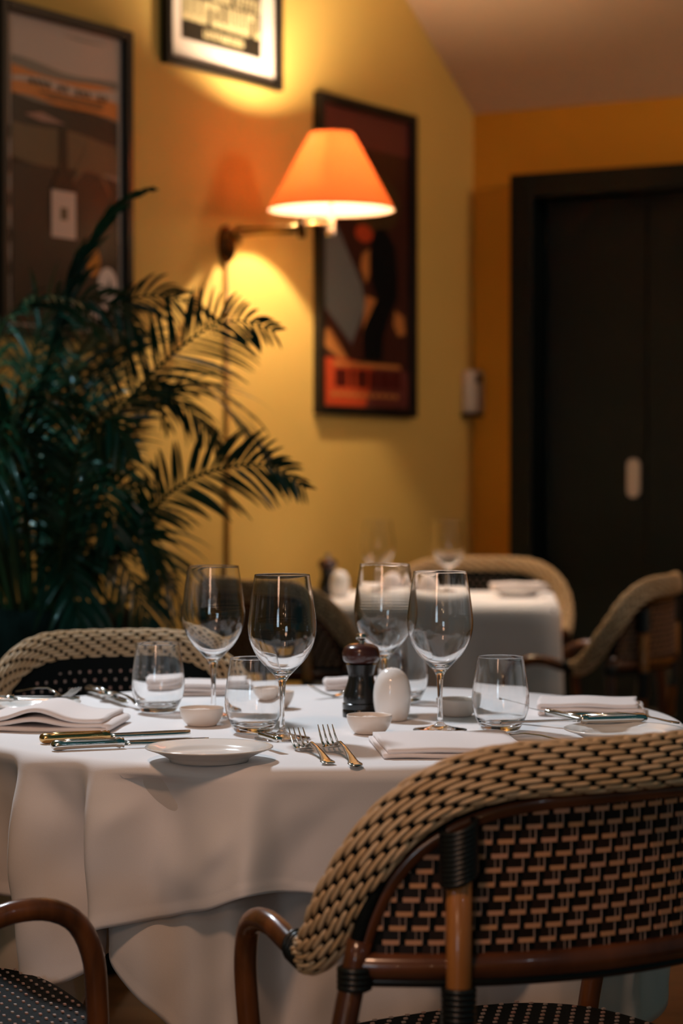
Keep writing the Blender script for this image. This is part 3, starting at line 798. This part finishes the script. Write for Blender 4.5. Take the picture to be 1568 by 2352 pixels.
# ------------------------------------------------------------------ tableware builders
def spot(px, py, z=Z0): p = onz(px, py, z); return Vector((p.x, p.y, z))
def build_wine(label, group):
    t = thing('wine_glass', label, 'wine glass', (0, 0, 0), 0, group)
    o = curve2([(.0052, .078), (.0085, .0855), (.0195, .0975), (.034, .1135), (.0445, .134), (.0478, .154), (.0465, .173), (.0427, .202), (.0387, .2285)], 44)+[(.03855, .2292), (.03850, .2296)]
    i_ = [(.03825, .2295), (.03828, .2291)]+curve2([(.0384, .2284), (.0423, .202), (.0458, .173), (.0470, .154), (.0437, .135), (.0332, .1153), (.0185, .1002), (.0075, .0928), (.0, .0912)], 44)
    i_[-1] = (0, .0912)
    st = curve2([(.0038, .016), (.0034, .034), (.0038, .058), (.0052, .078)], 14)
    ft = [(0, 0), (.030, .0), (.0385, .0006), (.0392, .0014), (.0385, .0022), (.030, .0034), (.018, .0055), (.009, .0085), (.005, .012)]
    bm = bmesh.new(); lathe(bm, ft+st+o[1:]+[(.03842, .22975), (.03832, .22970)]+i_, 64); link('glass_body', bm, M['glass'], t)
    return t
def build_tumbler(label, group):
    t = thing('tumbler', label, 'glass', (0, 0, 0), 0, group)
    o = curve2([(.022, .0), (.0262, .002), (.032, .011), (.0385, .026), (.0412, .042), (.0403, .060), (.0372, .082), (.0334, .1058)], 36)+[(.03325, .1065), (.03320, .1070), (.0331, .1072), (.03295, .1071)]
    i_ = [(.03285, .1068), (.0329, .1064)]+curve2([(.0330, .1058), (.0367, .082), (.0395, .060), (.0398, .043), (.0370, .028), (.031, .0165), (.018, .0115), (0, .0105)], 36)
    i_[-1] = (0, .0105)
    bm = bmesh.new(); lathe(bm, [(0, .0012), (.018, .001)]+o+i_, 64); link('glass_body', bm, M['glass'], t)
    return t
def single(root):      # collapse a one-part thing: the mesh itself becomes the thing
    ch = root.children[0]; nm = root.name.split('.')[0]; ch.parent = None; ch.location = root.location; ch.name = nm
    for k in root.keys(): ch[k] = root[k]
    bpy.data.objects.remove(root); return ch
wg = single(build_wine('front left wine glass, its base beside the two front forks', 'large wine glasses on the tables'))
wine_px = [(648, 1697, None), (490, 1646, 'rear left wine glass, above and behind the round-bellied tumbler'),
           (1010, 1678, 'front right wine glass beside the white egg-shaped shaker'), (883, 1634, 'rear right wine glass rising behind the peppermill')]
for i, (px, py, lb) in enumerate(wine_px):
    o = wg if i == 0 else dup(wg, label=lb); o.location = spot(px, py); o.rotation_euler = (0, 0, i*.8)
for px, py, Y, lb in ((868, 1386, 6.35, 'left blurred wine glass standing on the far table'), (1030, 1386, 6.42, 'right blurred wine glass standing on the far table')):
    o = dup(wg, label=lb); p = at(px, py, Y); o.location = (p.x, p.y, .7545)
tm = single(build_tumbler('empty tumbler in front of the front left wine glass, behind the side plate', 'stemless tumblers on the foreground table'))
for i, (px, py, lb) in enumerate([(582, 1683, None), (363, 1636, 'empty tumbler farthest left, between the napkins and small bowl'),
                                  (1149, 1679, 'empty tumbler on the right, beside the folded napkin'), (925, 1612, 'tumbler mostly hidden behind the peppermill and white shaker')]):
    o = tm if i == 0 else dup(tm, label=lb); o.location = spot(px, py)
# peppermill
mp_ = thing('peppermill', 'turned dark wooden peppermill with brown round head between the glasses', 'peppermill', spot(829, 1645))
bm = bmesh.new()
lathe(bm, [(0, 0), (.0282, 0), (.0285, .003)]+[(.0285, .010), (.0272, .0115), (.0285, .013), (.0285, .020), (.0265, .0215)]+curve2([(.0272, .024), (.0272, .032), (.0245, .042), (.0205, .054), (.0195, .064), (.0215, .074), (.0228, .0795)], 20)+[(0, .0796)], 48)
autosmooth(link('body', bm, M['mill'], mp_), 50)
bm = bmesh.new(); lathe(bm, [(0, .0798)]+curve2([(.018, .080), (.026, .0845), (.0288, .094), (.0265, .104), (.019, .1095), (.010, .1115)], 22)+[(0, .112)], 48)
link('head', bm, M['millhead'], mp_)['label'] = 'glossy brown round head'
bm = bmesh.new(); lathe(bm, [(0, .1115), (.0045, .1115), (.0045, .116), (.0075, .118), (.0085, .122), (.0065, .126), (0, .1268)], 24); autosmooth(link('finial', bm, M['chrome'], mp_), 50)
# shaker
sh = thing('salt_shaker', 'smooth white egg-shaped shaker in front of the peppermill', 'shaker', spot(900, 1654))
bm = bmesh.new(); lathe(bm, [(0, 0)]+curve2([(.019, 0), (.0225, .003), (.0265, .016), (.0285, .032), (.0278, .048), (.0235, .064), (.014, .0755), (.005, .079), (0, .0795)], 36), 48); link('body', bm, M['porcelain'], sh)
bm = bmesh.new()
for k in range(5): box(bm, (.005*cos(k*1.257), .005*sin(k*1.257), .0791), (.0012, .0012, .0008))
link('pour_holes', bm, M['black'], sh)
# bowls
def build_bowl(label, group):
    t = thing('dip_bowl', label, 'bowl', (0, 0, 0), 0, group)
    bm = bmesh.new()
    lathe(bm, [(0, .001), (.018, 0)]+curve2([(.021, .0005), (.027, .008), (.0315, .018), (.0325, .026)], 14)+[(.0322, .0267), (.0312, .0265)]+curve2([(.0305, .024), (.028, .014), (.021, .006), (0, .0045)], 14), 48)
    link('bowl_body', bm, M['bowlp'], t)
    bm = bmesh.new(); rr = random.Random(8)
    n = 26; rings = [[bm.verts.new((0, 0, .0245))]]
    for q_ in range(1, 8):
        r_ = .0290*q_/7; rings.append([bm.verts.new((r_*cos(2*pi*k/n), r_*sin(2*pi*k/n), .0165+.0075*(1-(q_/7)**2)+rr.uniform(-.0008, .0012)*(q_ < 7))) for k in range(n)])
    for k in range(n): bm.faces.new((rings[0][0], rings[1][k], rings[1][(k+1) % n]))
    for a_, b_ in zip(rings[1:], rings[2:]):
        for k in range(n): bm.faces.new((a_[k], b_[k], b_[(k+1) % n], a_[(k+1) % n]))
    link('salt', bm, M['salt'], t)['kind'] = 'stuff'
    return t
bw_ = build_bowl('small cream bowl in front of the peppermill, nearest the folded napkin', 'small cream bowls on the foreground table')
for i, (px, py, lb) in enumerate([(848, 1684, None), (463, 1666, 'small cream bowl left of the front left tumbler, below the rear left glass'),
                                  (1050, 1644, 'small cream bowl between front right wine glass and right tumbler'), (628, 1626, 'small bowl seen behind the front left wine glass')]):
    o = bw_ if i == 0 else dup(bw_, label=lb); o.location = spot(px, py); o.rotation_euler = (0, 0, i*1.3)
# side plates
def build_plate(label, group):
    bm = bmesh.new()
    lathe(bm, [(0, .002), (.046, .002), (.048, 0), (.051, 0), (.052, .003)]+curve2([(.056, .006), (.068, .0115), (.0815, .0165)], 8)+[(.0828, .0172), (.0828, .0185), (.0815, .0190)]
          + curve2([(.078, .0182), (.068, .0150), (.060, .0125), (.055, .0085), (.050, .0066)], 10)+[(.02, .006), (0, .006)], 72)
    o = link('side_plate', bm, M['porcelain']); return tag(o, label, 'plate', group)
pl_ = build_plate('white side plate nearest the camera with a knife on its right rim', 'white side plates')
for i, (px, py, lb) in enumerate([(480, 1722, None), (62, 1618, 'white side plate at left edge, behind the folded napkin'), (1432, 1680, 'white side plate at right, behind the wicker chair back')]):
    o = pl_ if i == 0 else dup(pl_, label=lb)
    p = onz(px, py, Z0+.014); o.location = (p.x, p.y, Z0)
plate_px = {}
# cutlery: local x = length, tip at +x
def strip(bm, xs, ws, zs, th, seg=10, curvy=0.0):
    rings = []; ths = th if isinstance(th, list) else [th]*len(xs)
    for x, w_, z, th in zip(xs, ws, zs, ths):
        rings.append([bm.verts.new((x, w_*cos(2*pi*k/seg), z+th*sin(2*pi*k/seg)-curvy*w_*abs(cos(2*pi*k/seg))**2)) for k in range(seg)])
    for a_, b_ in zip(rings, rings[1:]):
        for k in range(seg): bm.faces.new((a_[k], a_[(k+1) % seg], b_[(k+1) % seg], b_[k]))
    bm.faces.new(rings[0][::-1]); bm.faces.new(rings[-1])
def build_fork(label, group):
    bm = bmesh.new()
    xs = [-.095, -.093, -.085, -.075, -.06, -.03, 0, .02, .03]; ws = [.003, .0075, .009, .0062, .0045, .0028, .0025, .003, .0045]
    zs = [.002, .0022, .003, .0045, .0080, .0130, .0150, .0105, .0062]
    strip(bm, xs, ws, zs, .0013)
    strip(bm, [.028, .034, .040, .046, .050], [.0045, .0095, .0115, .0118, .0112], [.0062, .0042, .0028, .0026, .003], .0011)
    for k in range(4):
        yv = -.0096+.0064*k
        tube(bm, [(.048, yv, .003), (.060, yv*.98, .0060), (.074, yv*.95, .0125), (.090, yv*.93, .0225)], [.0016, .0014, .0012, .0006], 8)
    for k in range(3): box(bm, (-.088+.004*k, (-1)**k*.0045, .0038), (.004, .003, .0016), bev=.0005)
    bmesh.ops.recalc_face_normals(bm, faces=bm.faces)
    return tag(link('fork', bm, M['silver']), label, 'fork', group)
def build_knife(label, group, metal):
    t = thing('table_knife', label, 'knife', (0, 0, 0), 0, group)
    bm = bmesh.new()
    xs = [-.100, -.0985, -.095, -.088, -.078, -.06, -.03, -.012, -.006, -.004, -.001, 0]; ws = [.003, .0075, .0100, .0105, .0092, .0084, .0076, .0070, .0084, .0065, .0078, .0035]
    strip(bm, xs, ws, [.0072]*12, [.002, .005, .0070, .0074, .0064, .0060, .0058, .0056, .0074, .0056, .0070, .003], 14)
    for k in range(2):
        tube(bm, [(-.096, (-1)**k*.007, .0110), (-.07, (-1)**k*.0052, .0130), (-.012, (-1)**k*.0045, .0125)], .0013, 6)
    bmesh.ops.recalc_face_normals(bm, faces=bm.faces)
    link('handle', bm, metal, t)
    bm = bmesh.new()
    xs = [-.002, .01, .03, .06, .09, .108, .116, .119]; 
    rings = []
    for x, lo, hi in zip(xs, [-.0035, -.006, -.008, -.009, -.009, -.008, -.004, .001], [.0035, .006, .0065, .0068, .0066, .0055, .004, .003]):
        rings.append([bm.verts.new((x, lo, .0036)), bm.verts.new((x, (lo+hi)/2, .0072)), bm.verts.new((x, hi, .0092)), bm.verts.new((x, (lo+hi)/2, .0058))])
    for a_, b_ in zip(rings, rings[1:]):
        for k in range(4): bm.faces.new((a_[k], a_[(k+1) % 4], b_[(k+1) % 4], b_[k]))
    bm.faces.new(rings[0][::-1]); bm.faces.new(rings[-1]); bmesh.ops.recalc_face_normals(bm, faces=bm.faces)
    link('blade', bm, M['silver'], t)
    return t
def build_spoon(label, group):
    bm = bmesh.new()
    xs = [-.095, -.093, -.085, -.075, -.06, -.03, 0, .02, .03]; ws = [.003, .0075, .009, .0062, .0045, .0028, .0025, .003, .0035]
    strip(bm, xs, ws, [.002, .0022, .003, .004, .0065, .0105, .0115, .009, .007], .0013)
    n = 24; rings = []
    for q_, dz in ((1.0, 0), (.86, -.0028), (.6, -.005), (.3, -.006), (.02, -.0063)):
        rings.append([bm.verts.new((.052+.026*q_*cos(2*pi*k/n), .0165*q_*sin(2*pi*k/n), .0078+dz)) for k in range(n)])
    for a_, b_ in zip(rings, rings[1:]):
        for k in range(n): bm.faces.new((a_[k], a_[(k+1) % n], b_[(k+1) % n], b_[k]))
    rings2 = []
    for q_, dz in ((1.0, 0), (.88, -.0038), (.6, -.0062), (.3, -.0072), (.02, -.0075)):
        rings2.append([bm.verts.new((.052+.0268*q_*cos(2*pi*k/n), .0173*q_*sin(2*pi*k/n), .0078+dz)) for k in range(n)])
    for a_, b_ in zip(rings2, rings2[1:]):
        for k in range(n): bm.faces.new((a_[k], b_[k], b_[(k+1) % n], a_[(k+1) % n]))
    for k in range(n): bm.faces.new((rings[0][k], rings2[0][k], rings2[0][(k+1) % n], rings[0][(k+1) % n]))
    bmesh.ops.recalc_face_normals(bm, faces=bm.faces)
    return tag(link('spoon', bm, M['silver']), label, 'spoon', group)
def lay(o, pa, pb, z=Z0, pitch=0, zb=None, flip=False, scale=1.0):
    """handle end at pixel pa, tip towards pixel pb on the table plane"""
    A = onz(pa[0], pa[1], z); B = onz(pb[0], pb[1], z if zb is None else zb)
    d_ = B-A; yaw = atan2(d_.y, d_.x); u = Vector((cos(yaw), sin(yaw), 0))
    o.location = Vector((A.x, A.y, z))+u*.097*scale; o.rotation_euler = (0, R_(pitch), yaw); o.scale = (scale,)*3
    return o
fk = build_fork('front fork with its handle lowest, tines against the plate rim', 'silver forks')
lay(fk, (757, 1758), (618, 1678), scale=1.1)
lay(dup(fk, label='fork lying just right of the front fork, tines up behind the glass base'), (820, 1757), (650, 1653), z=Z0+.0030, pitch=-2.0, scale=1.1)
lay(dup(fk, label='far fork at the back table edge, left of the peppermill'), (935, 1592), (690, 1606), z=Z0)
lay(dup(fk, label='fork resting at left on the rim of the left side plate'), (40, 1590), (205, 1612), z=Z0+.014, scale=.9)
kn = build_knife('gold-toned ornate knife handle left of the nearest plate, rear of the pair', 'silver table knives', mat('gold_toned_silver', srgb(206, 168, 112), .2, 1))
kg = kn; kn = build_knife('plain silver knife in front of the ornate handle, left of the nearest plate', 'silver table knives', M['silver'])
lay(kg, (96, 1708), (420, 1692))
lay(kn, (122, 1724), (420, 1712))
lay(dup(kn, label='small knife lying across the right rim of the nearest plate'), (640, 1706), (560, 1684), z=Z0+.013, zb=Z0+.013, scale=.62)
lay(dup(kn, label='knife on the left side plate at the left edge'), (-90, 1614), (150, 1612), z=Z0+.014, zb=Z0+.014, scale=.85)
lay(dup(kn, label='rear left knife leaning between left plate and the tumbler'), (205, 1592), (330, 1634), z=Z0+.002)
lay(dup(kn, label='knife laid across the right side plate, tip towards the tumbler'), (1480, 1660), (1236, 1667), z=Z0+.0165, zb=Z0+.0165)
lay(dup(kn, label='knife slanting over the napkin behind the right plate'), (1345, 1652), (1262, 1622), z=Z0+.016, zb=Z0+.03, pitch=-6, scale=.75)
sp_ = build_spoon('large serving spoon behind the left tumbler, bowl towards the left', 'silver spoons')
lay(sp_, (325, 1622), (205, 1590), z=Z0+.006)
lay(dup(sp_, label='spoon handle reaching over the right rim of the right plate'), (1562, 1664), (1430, 1656), z=Z0+.014)
lay(dup(sp_, label='dark spoon tip on the cloth below the right tumbler, beside the wicker rim'), (1330, 1712), (1160, 1698), z=Z0, scale=.9)
# napkins: folded linen stacks
def napkin(label, L, Wd, folds, px, py, yaw, peak=0.0, open_end=True, z=Z0):
    p = spot(px, py, z); t = thing('napkin', label, 'napkin', p, R_(yaw), 'folded white napkins')
    bm = bmesh.new(); lay_t = .0066; n = 26; mm = 8
    # one continuous sheet folded back and forth: section in the x-z plane
    sec = []
    x0, x1 = -L/2, L/2
    for k in range(folds):
        zz = .0034+lay_t*k; ins = .0035*(k % 2)+.002*k
        a_, b_ = (x0+ins, x1-ins) if k % 2 == 0 else (x1-ins, x0+ins)
        for i in range(n+1):
            u = i/n; x = a_+(b_-a_)*u
            wob = .0009*sin(9*u+k*2)
            pk = peak*math.exp(-((x/L+.05)/.20)**2)*(k/(folds-1)) if peak else 0
            sec.append(Vector((x, 0, zz+wob+pk)))
        if k < folds-1:
            xe = b_; sg = 1 if k % 2 == 0 else -1
            for q_ in range(1, 5):
                a2 = -pi/2+pi*q_/5; sec.append(Vector((xe+sg*cos(a2)*lay_t*.75, 0, zz+lay_t/2+sin(a2)*lay_t/2)))
    th_ = .0028; top = []; bot = []
    for i, p_ in enumerate(sec):
        a_ = sec[max(i-1, 0)]; b_ = sec[min(i+1, len(sec)-1)]; tt = (b_-a_).normalized(); nn = Vector((-tt.z, 0, tt.x))
        top.append(p_+nn*th_); bot.append(p_-nn*th_)
    loop = top+bot[::-1]; rows = []
    for j in range(mm+1):
        v_ = -Wd/2+Wd*j/mm; sk = .004*sin(j*1.1)
        rows.append([bm.verts.new((q_.x+sk*(q_.z*20), v_+.0015*sin(q_.x*60), max(q_.z, .0004))) for q_ in loop])
    for a_, b_ in zip(rows, rows[1:]):
        for k in range(len(loop)): bm.faces.new((a_[k], a_[(k+1) % len(loop)], b_[(k+1) % len(loop)], b_[k]))
    m_ = len(top)
    for rw_ in (rows[0], rows[-1]):
        for k in range(m_-1):
            bm.faces.new((rw_[k], rw_[k+1], rw_[2*m_-2-k], rw_[2*m_-1-k]))
    bmesh.ops.recalc_face_normals(bm, faces=bm.faces)
    return single_t(link('napkin_linen', bm, M['napkin'], t), t)
def single_t(ch, root):
    ch.parent = None; ch.location = root.location; ch.rotation_euler = root.rotation_euler; nm = root.name.split('.')[0]
    for k in root.keys(): ch[k] = root[k]
    bpy.data.objects.remove(root); ch.name = nm; return ch
napkin('thick folded napkin with a raised peak at the left front of the table', .185, .150, 3, 122, 1668, -6, peak=.014)
napkin('flat folded napkin in front of the right wine glass, nearest the chair rim', .185, .200, 2, 1020, 1720, 5)
napkin('rolled folded napkin at the right, behind the right side plate', .155, .12, 3, 1352, 1636, -6)
napkin('folded napkin at back left, seen behind the tumbler and wine glass', .170, .10, 3, 452, 1592, 3)
napkin('blurred folded napkin at the far table edge behind the rear right glass', .10, .05, 3, 812, 1583, 3)

# ------------------------------------------------------------------ far table
ft = thing('dining_table', 'square far table under a white cloth near the corner', 'table', (.27, 6.56, 0), R_(-4))
bm = bmesh.new(); box(bm, (0, 0, .725), (.70, .68, .03), bev=.004); link('tabletop', bm, M['bamboo'], ft, smooth=False)
bm = bmesh.new(); lathe(bm, [(0, 0), (.22, 0), (.22, .02), (.04, .05), (.035, .1), (.035, .708), (0, .708)], 24); autosmooth(link('pedestal', bm, M['black'], ft))
bm = bmesh.new(); HX, HY = .37, .36; n = 96; rings = []
def sq(k, n, e=14):
    a_ = 2*pi*k/n; c_, s_ = cos(a_), sin(a_); r_ = 1/(abs(c_)**e+abs(s_)**e)**(1/e); return r_*c_, r_*s_, a_
NRG = 22
rings.append([bm.verts.new((0, 0, .752))])
for q_ in range(1, NRG):
    ring = []
    for k in range(n):
        x, yv, a_ = sq(k, n)
        if q_ <= 3: f_ = (.4, .8, .975)[q_-1]; ring.append(bm.verts.new((x*HX*f_, yv*HY*f_, .752))); continue
        u = (q_-3)/(NRG-4); crn = min(abs(x), abs(yv))**6
        drop = (.46+.14*crn)*u
        fold = (.022*sin(a_*9+1.0)+.016*sin(a_*17+.4))*u+.06*crn*u-.05*u*(1-crn)
        f_ = 1+fold/HX if q_ > 4 else 1
        ring.append(bm.verts.new((x*HX*f_, yv*HY*f_, .748-drop)))
    rings.append(ring)
for k in range(n): bm.faces.new((rings[0][0], rings[1][k], rings[1][(k+1) % n]))
for a_, b_ in zip(rings[1:], rings[2:]):
    for k in range(n): bm.faces.new((a_[k], b_[k], b_[(k+1) % n], a_[(k+1) % n]))
bmesh.ops.recalc_face_normals(bm, faces=bm.faces)
o = link('tablecloth', bm, M['cloth']); o.location = ft.location; o.rotation_euler = ft.rotation_euler; s_ = o.modifiers.new('thick', 'SOLIDIFY'); s_.thickness = .0012; s_.offset = -1
tag(o, 'white cloth draped over the far square table in the corner', 'tablecloth')
ZF = .7535
def far_put(o, px, Y, z=ZF, rz=0): p = at(px, 1390, Y); o.location = (p.x, p.y, z); o.rotation_euler = (0, 0, rz); return o
far_put(dup(mp_, label='blurred small dark peppermill on the far table, above the left chair rim'), 752, 6.62)
far_put(dup(sh, label='blurred white shaker beside the far peppermill'), 780, 6.55)
for px, Y, lb in ((905, 6.52, 'blurred upright napkin on the far table by its left glass'), (972, 6.5, 'blurred white napkin on the far table between its glasses')):
    pr = thing('napkin', lb, 'napkin', (0, 0, 0), 0, 'upright napkins on the far table')
    bm = bmesh.new()
    lathe(bm, [(0, 0), (.042, 0), (.045, .01), (.040, .035), (.030, .055), (.012, .066), (0, .068)], 12)
    for v_ in bm.verts: v_.co.x *= 1+.14*sin(v_.co.y*90); v_.co.y *= .7
    o = single_t(link('linen', bm, M['napkin'], pr), pr); far_put(o, px, Y)
o = dup(pl_, label='blurred white plate on the right of the far table'); far_put(o, 1190, 6.6)
napkin('blurred flat napkin lying on the far table plate', .15, .10, 3, 1190, 1386, 10).location = (at(1190, 1390, 6.6).x, 6.6, ZF+.0195)

# ------------------------------------------------------------------ potted palm
PB = at(120, 1500, 5.05); PB.z = 0
palm = thing('potted_palm', 'large dark green feathery palm in a round pot at left', 'potted plant', PB)
bm = bmesh.new()
lathe(bm, [(0, 0), (.17, 0), (.2, .02), (.25, .22), (.285, .46), (.28, .62), (.235, .75), (.17, .815), (.155, .82), (.145, .80), (.145, .76), (0, .76)], 48)
autosmooth(link('planter', bm, M['pot'], palm), 50)
bm = bmesh.new(); lathe(bm, [(.144, .765), (.1, .775), (0, .78)], 24); link('soil', bm, M['soil'], palm)['kind'] = 'stuff'
rp = random.Random(11)
def frond(ctrl, Ls, side, wid=.011, n_leaf=30, droop=.5, start=.22, spread=52, parent=palm, name='frond'):
    """ctrl: world control points; Ls: peak leaflet length; side: vector in which the blades spread"""
    bm = bmesh.new(); P = smooth_path([Vector(c_)-PB for c_ in ctrl], 44)
    tube(bm, P, [.0055*(1-.8*i/43)+.0008 for i in range(44)], 6, 1)
    for k in range(n_leaf):
        u = start+(1-start)*(k+.5)/n_leaf; i = min(int(u*43), 42); p = P[i].lerp(P[i+1], u*43-i); T_ = (P[min(i+2, 43)]-P[max(i-1, 0)]).normalized()
        sd = (side-T_*side.dot(T_)).normalized(); nn = T_.cross(sd)
        env = min(1, .55+1.6*(u-start))*min(1, (1-u)*3.0+.22)
        for sg in (-1, 1):
            L_ = Ls*env*rp.uniform(.85, 1.1); ang = R_(spread+rp.uniform(-7, 7)-22*u)
            d_ = (T_*cos(ang)+sd*(sg*sin(ang))+nn*rp.uniform(.02, .22)).normalized()
            w0 = wid*.82*rp.uniform(.8, 1.1); q_ = p.copy(); prev = None; ns = 6
            wv = d_.cross(nn).normalized(); wv = (wv*.75+nn*rp.uniform(-.5, .5)).normalized()
            for j in range(ns+1):
                v_ = j/ns; w_ = w0*.5*(sin(pi*min(.98, v_*.88+.10))**.7)
                l_ = bm.verts.new(q_-wv*w_); m_ = bm.verts.new(q_+nn*w_*.25); r_ = bm.verts.new(q_+wv*w_)
                if prev: bm.faces.new((prev[0], l_, m_, prev[1])); bm.faces.new((prev[1], m_, r_, prev[2]))
                prev = (l_, m_, r_)
                d_ = (d_+Vector((0, 0, -1))*droop*(v_+.15)*.33).normalized(); q_ = q_+d_*(L_/ns)
    return link(name, bm, [M['leaf'], M['stem']], parent)
A_ = lambda px, py, Y: at(px, py, Y)
up = Vector((0, 0, 1))
# the named fronds that read against the wall
frond([A_(150, 1460, 5.02), A_(190, 1180, 5.0), A_(270, 960, 4.95), A_(370, 838, 4.9), A_(480, 752, 4.85), A_(560, 738, 4.8), A_(630, 762, 4.78)], .175, (up*.95+Vector((.1, -.5, 0))).normalized(), .013, 34, .42, .42, 62)
frond([A_(160, 1470, 5.0), A_(215, 1330, 4.95), A_(310, 1215, 4.85), A_(420, 1110, 4.75), A_(540, 1070, 4.7), A_(630, 1075, 4.66), A_(702, 1122, 4.64)], .15, (up*.9+Vector((.1, -.5, 0))).normalized(), .013, 36, .42, .38, 60)
frond([A_(60, 1460, 5.1), A_(70, 1050, 5.1), A_(140, 720, 5.1), A_(215, 545, 5.05), A_(290, 455, 5.0), A_(350, 435, 4.98)], .11, (up*.8+Vector((-.3, -.5, 0))).normalized(), .016, 34, .35, .42, 24)
frond([A_(80, 1460, 5.2), A_(110, 1000, 5.2), A_(210, 770, 5.15), A_(310, 685, 5.1), A_(420, 690, 5.05), A_(505, 745, 5.02)], .15, (up*.6+Vector((.4, -.5, 0))).normalized(), .012, 30, .6, .45, 52)
frond([A_(60, 1460, 4.9), A_(20, 1150, 4.85), A_(20, 960, 4.75), A_(110, 905, 4.65), A_(210, 960, 4.6), A_(270, 1060, 4.55)], .17, (up*.3+Vector((.3, -.8, 0))).normalized(), .014, 32, .8, .35, 55)
frond([A_(40, 1460, 5.0), A_(-20, 1150, 4.95), A_(-10, 800, 4.9), A_(60, 700, 4.85), A_(160, 690, 4.8), A_(230, 760, 4.78)], .16, (up*.4+Vector((.3, -.8, 0))).normalized(), .014, 30, .8, .4, 55)
frond([A_(140, 1460, 5.1), A_(180, 1150, 5.15), A_(260, 960, 5.15), A_(350, 905, 5.15), A_(430, 935, 5.15), A_(505, 1035, 5.15)], .14, (up*.7+Vector((.5, -.5, 0))).normalized(), .012, 32, .7, .40, 55)
frond([A_(150, 1480, 4.95), A_(210, 1330, 4.9), A_(270, 1240, 4.85), A_(330, 1240, 4.8), A_(360, 1300, 4.78), A_(352, 1365, 4.77)], .12, (up*.4+Vector((.7, -.5, 0))).normalized(), .012, 24, .8, .35, 50)
frond([A_(120, 1460, 4.95), A_(120, 1200, 4.9), A_(60, 1010, 4.8), A_(-40, 930, 4.7), A_(-120, 960, 4.6)], .18, (up*.5+Vector((.3, -.8, 0))).normalized(), .014, 32, .6, .35, 55)
frond([A_(120, 1460, 4.9), A_(150, 1200, 4.75), A_(190, 1000, 4.6), A_(250, 960, 4.5), A_(300, 1050, 4.45)], .17, (up*.4+Vector((.8, -.3, 0))).normalized(), .014, 28, .7, .3, 55)
frond([A_(130, 1460, 5.0), A_(150, 1220, 4.95), A_(210, 1150, 4.9), A_(290, 1130, 4.85), A_(350, 1230, 4.8)], .13, (up*.6+Vector((.6, -.4, 0))).normalized(), .012, 26, .7, .3, 52)
frond([A_(180, 1480, 5.1), A_(250, 1400, 5.1), A_(330, 1340, 5.1), A_(400, 1330, 5.1)], .10, (up*.6+Vector((.6, -.4, 0))).normalized(), .009, 16, .6, .3, 45)
frond([A_(60, 1440, 5.2), A_(60, 1000, 5.2), A_(90, 760, 5.15), A_(170, 690, 5.1), A_(260, 700, 5.05), A_(330, 770, 5.0)], .17, (up*.5+Vector((.6, -.5, 0))).normalized(), .013, 32, .7, .4, 55)
for k in range(24):          # the rest of the crown, arching out in every direction
    az = rp.uniform(0, 2*pi); reach = rp.uniform(.22, .42); hgt = rp.uniform(.95, 1.48); dr = rp.uniform(.05, .28)
    if cos(az) > .25 and k % 2: az += pi*.7
    ox, oy = cos(az), sin(az)*.8
    b_ = PB+Vector((ox*.06-.03, oy*.06, .77))
    frond([b_, b_+Vector((ox*reach*.18, oy*reach*.18, (hgt-.77)*.5)), b_+Vector((ox*reach*.5, oy*reach*.5, (hgt-.77)*.88)), b_+Vector((ox*reach*.82, oy*reach*.82, hgt-.77)),
           b_+Vector((ox*reach*1.15, oy*reach*1.15, hgt-.77-dr*.5)), b_+Vector((ox*reach*1.32, oy*reach*1.32, hgt-.77-dr))],
          rp.uniform(.15, .20), (Vector((-oy, ox, .25))).normalized(), .014, 24, rp.uniform(.6, .9), .28, 55)
